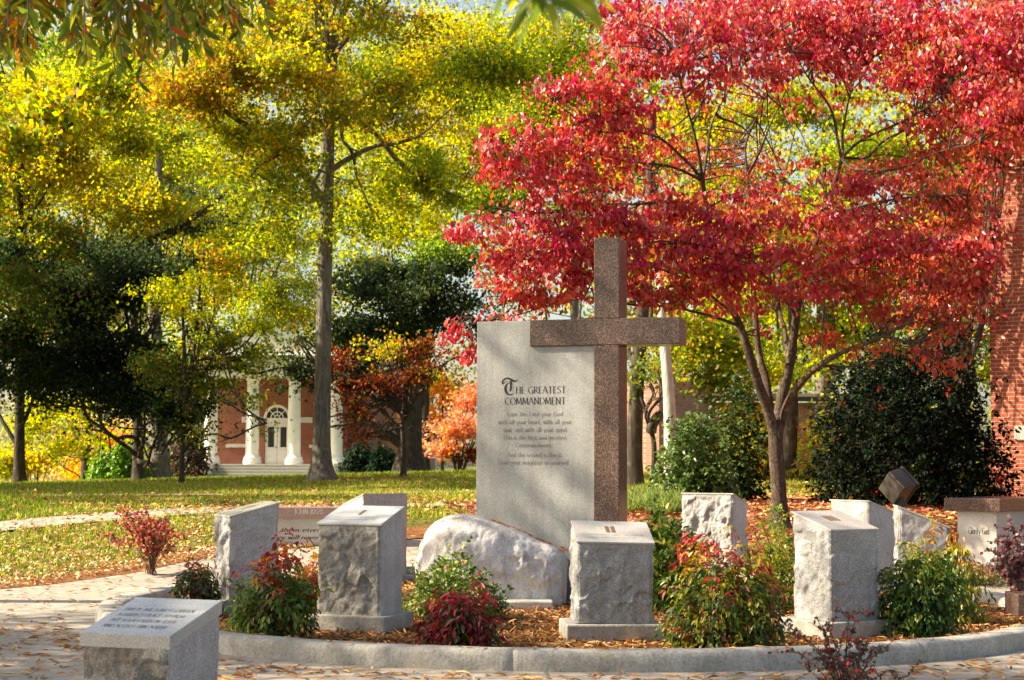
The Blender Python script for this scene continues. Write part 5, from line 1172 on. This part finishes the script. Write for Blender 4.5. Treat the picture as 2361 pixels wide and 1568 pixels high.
shrub('nandina', 'green nandina with scarlet tips between the side-on stone and the stone numbered I', 628, 1443, 205, 190, 12.7, NG, .058, 2900, seed=1, top=(RT, .5))
shrub('nandina', 'dark nandina at the left end of the kerb', 450, 1385, 120, 125, 14.6, [((.03, .06, .015), 4), ((.08, .12, .02), 2), ((.16, .05, .03), 1.5)], .055, 1500, seed=2, top=(RT, .75))
shrub('nandina', 'low wine-red nandina in front of the boulder', 1062, 1472, 185, 120, 12.3, [((.3, .04, .045), 4), ((.07, .11, .02), 3), ((.18, .03, .03), 2)], .06, 1500, seed=3, top=([((.45, .05, .07), 3), ((.3, .03, .04), 2)], .5), fill=.55)
shrub('nandina', 'large mounded nandina, green below and red on top, right of the stone numbered II', 1668, 1492, 275, 238, 12.2, [((.05, .1, .02), 4), ((.12, .17, .02), 3), ((.3, .3, .03), 2.5), ((.3, .08, .04), 1.6)], .058, 4600, seed=4, top=([((.5, .06, .06), 3), ((.55, .3, .05), 2), ((.5, .4, .05), 1.5), ((.35, .1, .08), 1.5)], .42))
shrub('nandina', 'glossy green nandina right of the corner-on stone', 2120, 1462, 185, 215, 13.2, [((.035, .1, .015), 5), ((.09, .16, .02), 3), ((.3, .28, .04), 1)], .055, 3400, seed=5, top=([((.42, .36, .05), 2), ((.2, .22, .03), 3), ((.45, .2, .04), .8)], .5))
shrub('nandina', 'yellow-green drooping nandina at the right, before the Glorify God bench', 2196, 1405, 130, 190, 14.3, [((.2, .22, .03), 4), ((.38, .34, .05), 3), ((.08, .12, .02), 2)], .06, 2400, seed=6, top=([((.5, .42, .05), 3), ((.55, .25, .06), 1.5)], .45), down=.6)
shrub('indian_hawthorn', 'round green bush with small glossy leaves in front of the boulder', 1045, 1412, 245, 128, 14.3, [((.1, .17, .035), 4), ((.2, .28, .05), 3), ((.3, .33, .08), 1.5), ((.45, .2, .05), .3)], .035, 5200, tpl=ROUND, mat='leaf_glossy', seed=7, down=.05)
shrub('indian_hawthorn', 'upright glossy green bush behind the stone numbered II', 1545, 1420, 160, 230, 15.2, [((.07, .14, .025), 4), ((.16, .25, .04), 3), ((.3, .34, .05), 1.5)], .06, 3000, tpl=OVAL, mat='leaf_glossy', seed=8, down=-.25)
shrub('spirea_bush', 'sunlit lime-green bush behind the mounded nandina', 1790, 1420, 150, 215, 15.4, [((.3, .36, .05), 4), ((.16, .24, .04), 3), ((.45, .4, .06), 1.4)], .04, 3000, tpl=OVAL, seed=9, down=.05, fill=.6)
shrub('nandina', 'orange and pink tipped nandina behind the stone numbered I', 722, 1330, 105, 115, 15.6, [((.5, .25, .05), 2), ((.55, .1, .07), 2), ((.2, .2, .04), 2)], .055, 700, seed=10, top=([((.75, .45, .05), 2), ((.7, .16, .12), 2)], .3))
shrub('camellia_bush', 'tall grey-green camellia at the foot of the pale trunk', 1600, 1152, 190, 215, 27, [((.09, .16, .035), 4), ((.18, .26, .07), 3), ((.04, .08, .02), 2)], .085, 5200, tpl=OVAL, mat='leaf_glossy', seed=11, down=.25, fill=.6)
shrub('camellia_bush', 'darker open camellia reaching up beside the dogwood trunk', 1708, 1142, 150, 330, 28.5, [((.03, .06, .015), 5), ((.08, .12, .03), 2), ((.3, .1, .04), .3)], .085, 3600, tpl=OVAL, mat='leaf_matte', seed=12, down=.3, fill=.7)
shrub('yellow_bush', 'yellow leafy shrub glowing behind the camellias', 1715, 1085, 170, 190, 42, [((.6, .5, .05), 3), ((.4, .45, .05), 3), ((.6, .3, .06), .6)], .12, 4200, tpl=OVAL, mat='leaf_thin', seed=13, down=.2, fill=.6)
shrub('yellow_bush', 'yellow and pink shrub between the dogwood trunk and the dark holly', 1905, 1085, 150, 190, 44, [((.55, .48, .05), 3), ((.3, .4, .05), 3), ((.55, .25, .12), 1.6)], .12, 3400, tpl=OVAL, mat='leaf_thin', seed=14, down=.2, fill=.6)
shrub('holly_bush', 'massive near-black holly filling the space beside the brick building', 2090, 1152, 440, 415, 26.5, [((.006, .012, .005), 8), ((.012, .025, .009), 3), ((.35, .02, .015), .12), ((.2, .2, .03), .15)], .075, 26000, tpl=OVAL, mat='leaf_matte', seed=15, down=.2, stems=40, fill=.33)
shrub('round_bush', 'clipped round bright green bush by the lawn edge at left', 276, 1115, 118, 84, 62, [((.12, .26, .02), 4), ((.2, .36, .03), 3), ((.3, .42, .05), 1)], .13, 4200, tpl=ROUND, mat='leaf_shrub', seed=16, fill=.25)
shrub('round_bush', 'clipped dark green bush touching the right side of the columned hall', 826, 1096, 86, 84, 88, [((.012, .03, .014), 4), ((.02, .05, .02), 2)], .16, 3000, tpl=ROUND, seed=17, fill=.25, mat='leaf_matte')
shrub('round_bush', 'smaller dark bush beside the thick trunk right of the hall', 882, 1092, 72, 76, 86, [((.012, .03, .014), 4), ((.025, .06, .02), 2)], .16, 2400, tpl=ROUND, seed=18, fill=.25, mat='leaf_matte')
shrub('azalea_bush', 'brown-leaved bush between the slender tree and the columned hall', 435, 1103, 110, 130, 66, [((.1, .04, .03), 3), ((.05, .06, .02), 3), ((.2, .1, .06), 1)], .14, 2600, tpl=OVAL, seed=19, fill=.5)
shrub('pink_bush', 'low pink bush far off at the left', 95, 1122, 84, 34, 88, [((.62, .2, .2), 3), ((.6, .3, .2), 1)], .18, 1600, tpl=OVAL, seed=20, fill=.4)
def twiggy(name, label, x, y, d, spread, h, n, cols, lsize=.02, seed=1, group='loropetalums with purple-red leaves', bare=.25, droop=.25, per=34, dens=1):
    r = np.random.default_rng(seed); k = d / F; B = at(x, y, d); B[2] = float(G(B[0], d)) + .02
    e = tag(empty(name, B), label, 'shrub'); T = Tubes(); P = []; D = []
    for i in range(n):
        a = r.uniform(0, 2 * PI); rr = spread * k * r.random() ** .6; hh = h * k * r.uniform(.55, 1.05) * (1 - .35 * (rr / (spread * k)) ** 2)
        tip = B + [rr * math.cos(a), rr * math.sin(a) * .7, hh]
        mid = B + [rr * .35 * math.cos(a), rr * .25 * math.sin(a), hh * .68]
        cp = curve([B + r.normal(size=3) * [.03, .03, 0], mid, tip], 14, .03, seed + i); T.add(cp, np.linspace(.005, .0014, len(cp)), 4)
        paths = [cp]
        for _ in range(3):
            j = r.integers(5, 13); q = cp[j] + unit(r.normal(size=3) * [1, .8, .5] + [math.cos(a) * .6, 0, .5]) * h * k * r.uniform(.12, .28)
            c2 = curve([cp[j], (cp[j] + q) / 2 + [0, 0, .01], q], 7); T.add(c2, np.linspace(.0025, .001, len(c2)), 4); paths.append(c2)
        for c_ in paths:
            m_ = int(per * dens * (1 if c_ is cp else .5)); t = r.uniform(bare if c_ is cp else 0, 1, m_) * (len(c_) - 1); j = t.astype(int).clip(0, len(c_) - 2)
            pp = c_[j] + (c_[j + 1] - c_[j]) * (t - j)[:, None]; P.append(pp); D.append(unit(rdir(m_, r) + [0, 0, .1]))
    P = np.vstack(P); D = np.vstack(D); m_ = len(P); pc = np.array([c for c, _ in cols]); pw = np.array([w for _, w in cols], float); pw /= pw.sum()
    col = pc[r.choice(len(pc), m_, p=pw)] * r.uniform(.6, 1.4, m_)[:, None]
    V, Fs, C = leaves(P, D, r.uniform(-PI, PI, m_), lsize * r.uniform(.6, 1.4, m_), np.clip(col, 0, .9), ROUND)
    T.build('stems', 'brown_stem', e); npmesh('foliage', V, Fs, 'leaf_shrub', e, C)
LO = [((.13, .04, .045), 4), ((.4, .07, .06), 2.5), ((.05, .05, .035), 2), ((.5, .22, .1), 1.2)]
twiggy('loropetalum', 'thin twiggy shrub with sparse dark leaves and red tips at the bottom edge', 1945, 1660, 8.6, 185, 275, 24, [((.07, .06, .05), 5), ((.12, .06, .05), 2), ((.5, .04, .05), 1.4), ((.16, .12, .07), 1.5)], .021, 5, bare=.2, per=30)
twiggy('loropetalum', 'airy pink-red shrub standing on the leaf-strewn grass at left', 350, 1308, 19.5, 120, 178, 36, [((.5, .12, .1), 4), ((.35, .06, .05), 3), ((.6, .35, .15), 1.2), ((.12, .09, .04), 2)], .036, 6, bare=.3, per=30)
twiggy('loropetalum', 'purple-grey twiggy shrub cut by the right edge, in front of the granite bench', 2350, 1315, 17.2, 75, 175, 30, [((.3, .2, .2), 4), ((.2, .07, .07), 3), ((.4, .3, .25), 1.5), ((.5, .1, .08), .8)], .042, 7, bare=.15, per=42)
shrub('groundcover_tuft', 'low tangle of reddish weeds at the foot of the right bench', 2262, 1282, 130, 30, 19, [((.25, .14, .05), 3), ((.15, .18, .04), 2)], .05, 700, seed=24, fill=.6, cat='plant')
shrub('seedling', 'small bright green seedling in the mulch near the dogwood', 1772, 1210, 30, 42, 19.6, [((.25, .45, .05), 1)], .07, 24, tpl=ROUND, seed=25, spray=2, stems=6, cat='plant')
def liriope():
    r = np.random.default_rng(31); P = []; D = []
    for (px_, py_) in [(r.uniform(1448, 1560), r.uniform(1150, 1190)) for _ in range(46)]:
        g = ground_at(px_, py_); n = 50; P.append(np.tile(g, (n, 1)) + r.normal(size=(n, 3)) * [.05, .05, 0]); D.append(unit(rdir(n, r) * [1, 1, .3] + [0, 0, .9]))
    P = np.vstack(P); D = np.vstack(D); n = len(P); c = np.array([(.1, .17, .03), (.2, .27, .06), (.28, .33, .1)])[r.integers(0, 3, n)] * r.uniform(.7, 1.3, n)[:, None]
    tpl = (np.array([(-.03, 0, 0), (.03, 0, 0), (.028, .5, .02), (-.028, .5, .02), (0, .95, -.3)]), [np.array([(0, 1, 2), (0, 2, 3), (3, 2, 4)])])
    V, Fs, C = leaves(P, D, r.uniform(0, 2 * PI, n), .34 * r.uniform(.6, 1.2, n), c, tpl)
    tag(npmesh('lilyturf', V, Fs, 'grass_blade', None, C), 'strappy lilyturf spilling beside the base of the cross', kind='stuff')
liriope()

# ================================================================== OVERHANGING OAK (trunk outside the frame, low branches hanging in)
def overhang():
    r = np.random.default_rng(300); B = drop(-5.6, 6.5)
    e = tag(empty('willow_oak', B), 'willow oak whose low branches of narrow green and orange leaves hang in at the top', 'tree')
    T = Tubes(); T.add(curve([B - [0, 0, .1], B + [.1, 0, 2.5], B + [.3, .2, 5], B + [.2, .4, 9]], 24), np.linspace(.3, .12, 24)[:len(curve([B, B + [.1, 0, 2.5], B + [.3, .2, 5], B + [.2, .4, 9]], 24))], 14)
    P = []; D = []; S_ = []
    def twig(a, b, n, sz, sag=.15):
        cp = curve([a, (a + b) / 2 + [0, 0, sag], b], 12, .05, int(r.integers(99))); T.add(cp, np.linspace(.009, .0025, len(cp)), 5)
        t = r.uniform(.1, 1, n) * (len(cp) - 1); j = t.astype(int).clip(0, len(cp) - 2); pp = cp[j] + (cp[j + 1] - cp[j]) * (t - j)[:, None]
        P.append(pp); dv = unit(b - a); D.append(unit(rdir(n, r) * .75 + dv * .5 + np.array([0, 0, -.45]))); S_.append(np.full(n, sz))
    hub = B + [.3, .2, 4.6]
    for tx, ty, td in ((60, -60, 7.0), (200, -70, 6.6), (330, -60, 7.2), (430, -60, 7.8), (-40, 0, 7.5), (500, -90, 8.5)):
        h = at(tx, ty, td); h[2] += .15
        cp = curve([hub, (hub + h) / 2 + [0, 0, .5], h], 16); T.add(cp, np.linspace(.05, .014, len(cp)), 7)
        for _ in range(17):
            q = at(tx + r.normal() * 80, r.uniform(10, 190) * (1.0 if tx < 400 else .6), td + r.uniform(-.6, .9)); twig(h, q, 46, .088)
    n_far = sum(len(p_) for p_ in P)
    # very near branch at the top centre
    h = at(1210, -150, 2.9); cp = curve([hub, hub * .5 + h * .5 + [0, 0, .5], h], 20); T.add(cp, np.linspace(.05, .01, len(cp)), 7)
    for x, y in ((1070, 15), (1120, 0), (1180, 0), (1235, 15), (1270, 40), (1320, 0), (1360, -25)):
        twig(h, at(x, y - 5, 2.8 + r.uniform(-.15, .3)), 9, .085, .02)
    # the rest of the crown, above and left of the frame
    Cc = B + rdir(26, r) * [3.0, 3.0, 1.8] + [-.5, .0, 7.2]; 
    cl = clump_leaves(Cc, np.full((26, 3), .95), 15000, 'oak', .1, r, SLIM)
    P = np.vstack(P); D = np.vstack(D); S_ = np.concatenate(S_); n = len(P)
    pc = np.array([(.09, .14, .02), (.2, .24, .03), (.38, .34, .04), (.5, .2, .03), (.42, .11, .03)]); col = pc[r.choice(5, n, p=[.34, .3, .18, .12, .06])] * r.uniform(.7, 1.3, n)[:, None]; col[n_far:] = pc[r.choice(3, n - n_far, p=[.6, .3, .1])]
    V, Fs, C = merge([leaves(P, D, r.uniform(-PI, PI, n), S_ * r.uniform(.7, 1.3, n), col, WILLOW), cl])
    T.build('trunk', 'oak_bark', e); npmesh('crown', V, Fs, 'leaf_thin', e, C)
overhang()
# unseen trees, added for their shade between the sun and the garden
def shade_tree(label, x, y, h0, rx, rz, n, seed, nclump=26, gap=0.0, lf=.13):
    r = np.random.default_rng(seed); B = drop(x, y)
    e = tag(empty('hardwood_tree', B), label, 'tree'); c = B + [0, 0, h0]
    C = c + rdir(nclump, r) * (r.random(nclump) ** .4)[:, None] * [rx, rx, rz]; rr = r.uniform(.5, 1.1, nclump)
    V, Fs, Cc = clump_leaves(C, np.stack([rr, rr, rr * .6], 1), n, 'oak', lf, r, gap=gap)
    T = Tubes(); p = curve([B - [0, 0, .1], B + [.1, 0, h0 * .5], c], 16); T.add(p, np.linspace(.26, .1, len(p)), 12)
    for q in C: cp = curve([B + [0, 0, h0 * .6], (B + [0, 0, h0 * .6]) * .5 + q * .5, q], 8); T.add(cp, np.linspace(.08, .02, len(cp)), 5)
    T.build('trunk', 'oak_bark', e); npmesh('crown', V, Fs, 'leaf_thin', e, Cc)
shade_tree('unseen oak left of the frame that dapples the plaza and the nearest stones', -14.3, 12.2, 8.0, 3.2, 1.3, 15000, 401, 36, -.5)
shade_tree('unseen oak left of the frame that throws streaks of shade over the cross slab', -13.0, 16.4, 12.0, 2.4, 2.2, 6000, 402, 18)
shade_tree('unseen oak left of the frame shading the strip of lawn behind the garden', -27, 35, 10.5, 7.0, 2.2, 50000, 403, 60, -.6, .2)
shade_tree('unseen oak left of the frame shading the lawn in front of the tall oak', -21, 42.5, 10, 9.0, 2.4, 90000, 405, 90, -5, .22)
shade_tree('unseen oak left of the frame casting broken shade between the two lawn paths', -19.5, 28.5, 10, 4.5, 1.8, 16000, 406, 36, 0, .18)
shade_tree('unseen oak left of the frame shading the plaza beside the camera', -15, 9.4, 11.5, 4.4, 1.7, 19000, 404, 40, -.3)

# ================================================================== LEAF LITTER AND GRASS
def litter(name, label, pts, size, cols, tpl, seed, flat=.22, lift=.012, mat='leaf_dry', fz=None):
    r = np.random.default_rng(seed); n = len(pts); P = np.zeros((n, 3)); P[:, :2] = pts
    P[:, 2] = (G(P[:, 0], P[:, 1]) if fz is None else fz(P[:, 0], P[:, 1])) + lift + r.random(n) * .012
    a = r.uniform(0, 2 * PI, n); D = np.stack([np.cos(a), np.sin(a), r.normal(size=n) * flat], 1)
    pc = np.array([c for c, _ in cols]); pw = np.array([w for _, w in cols], float); pw /= pw.sum()
    col = pc[r.choice(len(pc), n, p=pw)] * r.uniform(.65, 1.3, n)[:, None]
    roll = r.normal(size=n) * .45
    V, Fs, C = leaves(P, D, roll, size * r.uniform(.55, 1.35, n), np.clip(col, 0, .9), tpl)
    return tag(npmesh(name, V, Fs, mat, None, C), label, kind='stuff')
DRY = [((.6, .28, .08), 3), ((.68, .4, .15), 3), ((.42, .17, .06), 2), ((.6, .42, .2), 2), ((.28, .12, .05), 1.5)]
r = np.random.default_rng(500)
def disc(n, R, c=RC, rmin=0):
    a = r.uniform(0, 2 * PI, n); q = np.sqrt(r.uniform(rmin ** 2, R ** 2, n)); return np.stack([c[0] + q * np.cos(a), c[1] + q * np.sin(a)], 1)
def bz(x, y): return G(x, y) + .022 + .02 * (1 - (np.hypot(x - RC[0], y - RC[1]) / RR) ** 2)
litter('mulch_chips', 'brown bark chips of the garden bed', disc(26000, 4.25), .06, [((.3, .12, .045), 3), ((.45, .2, .075), 3), ((.13, .055, .025), 2), ((.6, .36, .17), 1.6)], CHIP, 1, .3, fz=bz)
litter('fallen_leaves', 'dry tan and orange leaves over the garden bed', disc(24000, 4.25), .075, DRY, SLIM, 2, .3, .02, fz=bz)
pp = np.stack([r.uniform(-7, 8, 9000), r.uniform(7.5, 14, 9000)], 1); pp = pp[(np.hypot(pp[:, 0] - RC[0], pp[:, 1] - RC[1]) > 4.6)]
keep = (np.hypot(pp[:, 0] - RC[0], pp[:, 1] - RC[1]) < 4.95) | (r.random(len(pp)) < .30 + .3 * (vnoise(np.c_[pp, pp[:, 0] * 0], 1.1, 4) > .15))
litter('fallen_leaves', 'scattered narrow orange leaves on the plaza', pp[keep], .105, DRY[:4], SLIM, 3, .12, .016)
q = disc(2600, 6.7, rmin=4.6); q = q[r.random(len(q)) < .6]
litter('fallen_leaves', 'leaves lying on the curved walk', q, .08, DRY, SLIM, 4, .12, .02)
q = disc(95000, 12, rmin=6.7); q = q[(q[:, 0] < -2.2)]
q = q[r.random(len(q)) < np.clip((11.8 - np.hypot(q[:, 0] - RC[0], q[:, 1] - RC[1])) / 4, 0, 1)]
litter('fallen_leaves', 'thick drift of pale dry leaves between walk and grass at left', q, .07, DRY[:2] + [((.66, .46, .25), 4), ((.74, .56, .36), 4), ((.4, .2, .09), 1.5)], NAND, 5, .45, .035)
q = disc(30000, 6.6, np.array([5.6, 25.6])); q = q[(q[:, 1] < 29.5) & (np.hypot(q[:, 0] - RC[0], q[:, 1] - RC[1]) > 6.8)]
litter('fallen_leaves', 'red and brown leaves covering the mulch under the dogwood', q, .085, [((.4, .14, .06), 3), ((.5, .1, .07), 2), ((.25, .09, .04), 3), ((.55, .3, .22), 1.5)], OVAL, 6, .3, .03)
q = disc(6000, 8.3, rmin=6.75); q = q[q[:, 0] > -2]
litter('fallen_leaves', 'orange leaves in the mulch ring behind the bed', q, .08, DRY, SLIM, 9, .3, .03)
# leaves over the lawn, thinning with distance
n = 60000; yy = 20 * (62 / 20) ** r.random(n); xx = r.uniform(-1.05, 1.05, n) * yy * .335; q = np.stack([xx, yy], 1)
msk = (np.hypot(q[:, 0] - RC[0], q[:, 1] - RC[1]) > 8.2) & (r.random(n) < .25 + .75 * (vnoise(np.c_[q, q[:, 0] * 0], .35, 8) > -.05))
litter('fallen_leaves', 'yellow and orange leaves sprinkled over the lawn', q[msk], .08, [((.6, .38, .1), 3), ((.55, .22, .06), 2), ((.6, .45, .22), 1.5), ((.35, .15, .05), 1), ((.5, .1, .08), .5)], OVAL, 7, .25, .035)
# a line of leaves caught between boulder and slab
t_ = r.random(240); bx_ = 1130 + 175 * t_; by_ = np.interp(bx_, [1130, 1150, 1200, 1250, 1300], [1198, 1205, 1225, 1247, 1268])
Pq = np.array([at(x_, y_ + 1, 16.0) for x_, y_ in zip(bx_, by_)]); Pq[:, 1] += r.uniform(-.1, .12, 240)
V, Fs, C = leaves(Pq + [0, 0, .005], unit(np.stack([r.normal(size=240), r.normal(size=240) * .6, r.normal(size=240) * .2 - .2], 1)), r.normal(size=240) * .5, .06 * r.uniform(.6, 1.2, 240), np.array([(.5, .2, .05), (.4, .12, .04), (.55, .35, .12)])[r.integers(0, 3, 240)], SLIM)
tag(npmesh('fallen_leaves', V, Fs, 'leaf_dry', None, C), 'orange leaves caught along the top of the boulder', kind='stuff')
kk = r.uniform(PI * .95, PI * 2.05, 150); kr = RR + r.uniform(-.1, .1, 150)
litter('fallen_leaves', 'a few orange leaves lying on top of the kerb', np.stack([RC[0] + kr * np.cos(kk), RC[1] + kr * np.sin(kk)], 1), .07, DRY, SLIM, 12, .1, .149)
def grass():
    n = 230000; y = 19 * (64 / 19) ** (r.random(n) ** 1.1); x = r.uniform(-1.05, 1.05, n) * y * .335
    q = np.stack([x, y], 1); rr = np.hypot(x - RC[0], y - RC[1])
    dn = vnoise(np.c_[q, x * 0], .5, 14); dn2 = vnoise(np.c_[q, x * 0], 2.1, 24)
    k_ = (rr > 7.2 + .4 * dn2) & ~(np.hypot(x - 5.6, (y - 25.6)) < 6.4) & (dn + .4 * dn2 > -.55) & (np.hypot(x - bo[0], y - 46.5) > 2.7)
    k_ &= r.random(n) < np.clip((rr - 6.9) / 1.6, .15, 1)
    x, y, dn = x[k_], y[k_], dn[k_]; n = len(x)
    # keep the paths clear
    for pts, w in (([(-400, 1262), (0, 1219), (300, 1192), (540, 1177), (800, 1170), (1150, 1168), (1500, 1172)], .42), ([(-300, 1150), (0, 1146), (500, 1143), (850, 1139), (1250, 1135)], .5)):
        C = curve([(*ground_at(a, b)[:2], 0) for a, b in pts], 120); yp = np.interp(x, C[:, 0], C[:, 1]); s = np.abs(y - yp) > w; x, y, dn = x[s], y[s], dn[s]
    n = len(x); P = np.stack([x, y, G(x, y)], 1); sz = (.055 + .0013 * y) * r.uniform(.5, 1.4, n)
    pc = np.array([(.12, .2, .02), (.24, .32, .03), (.38, .42, .05), (.5, .46, .12)]); col = pc[r.choice(4, n, p=[.3, .36, .22, .12])] * r.uniform(.75, 1.25, n)[:, None]
    D = unit(r.normal(size=(n, 3)) * [.55, .55, .1] + [0, 0, 1])
    V, Fs, C = leaves(P, D, r.uniform(0, 2 * PI, n), sz, col, (BLADE[0] * [1.6, 1, 1], BLADE[1]))
    tag(npmesh('grass', V, Fs, 'grass_blade', None, C), 'short yellow-green grass of the lawn', kind='stuff')
grass()
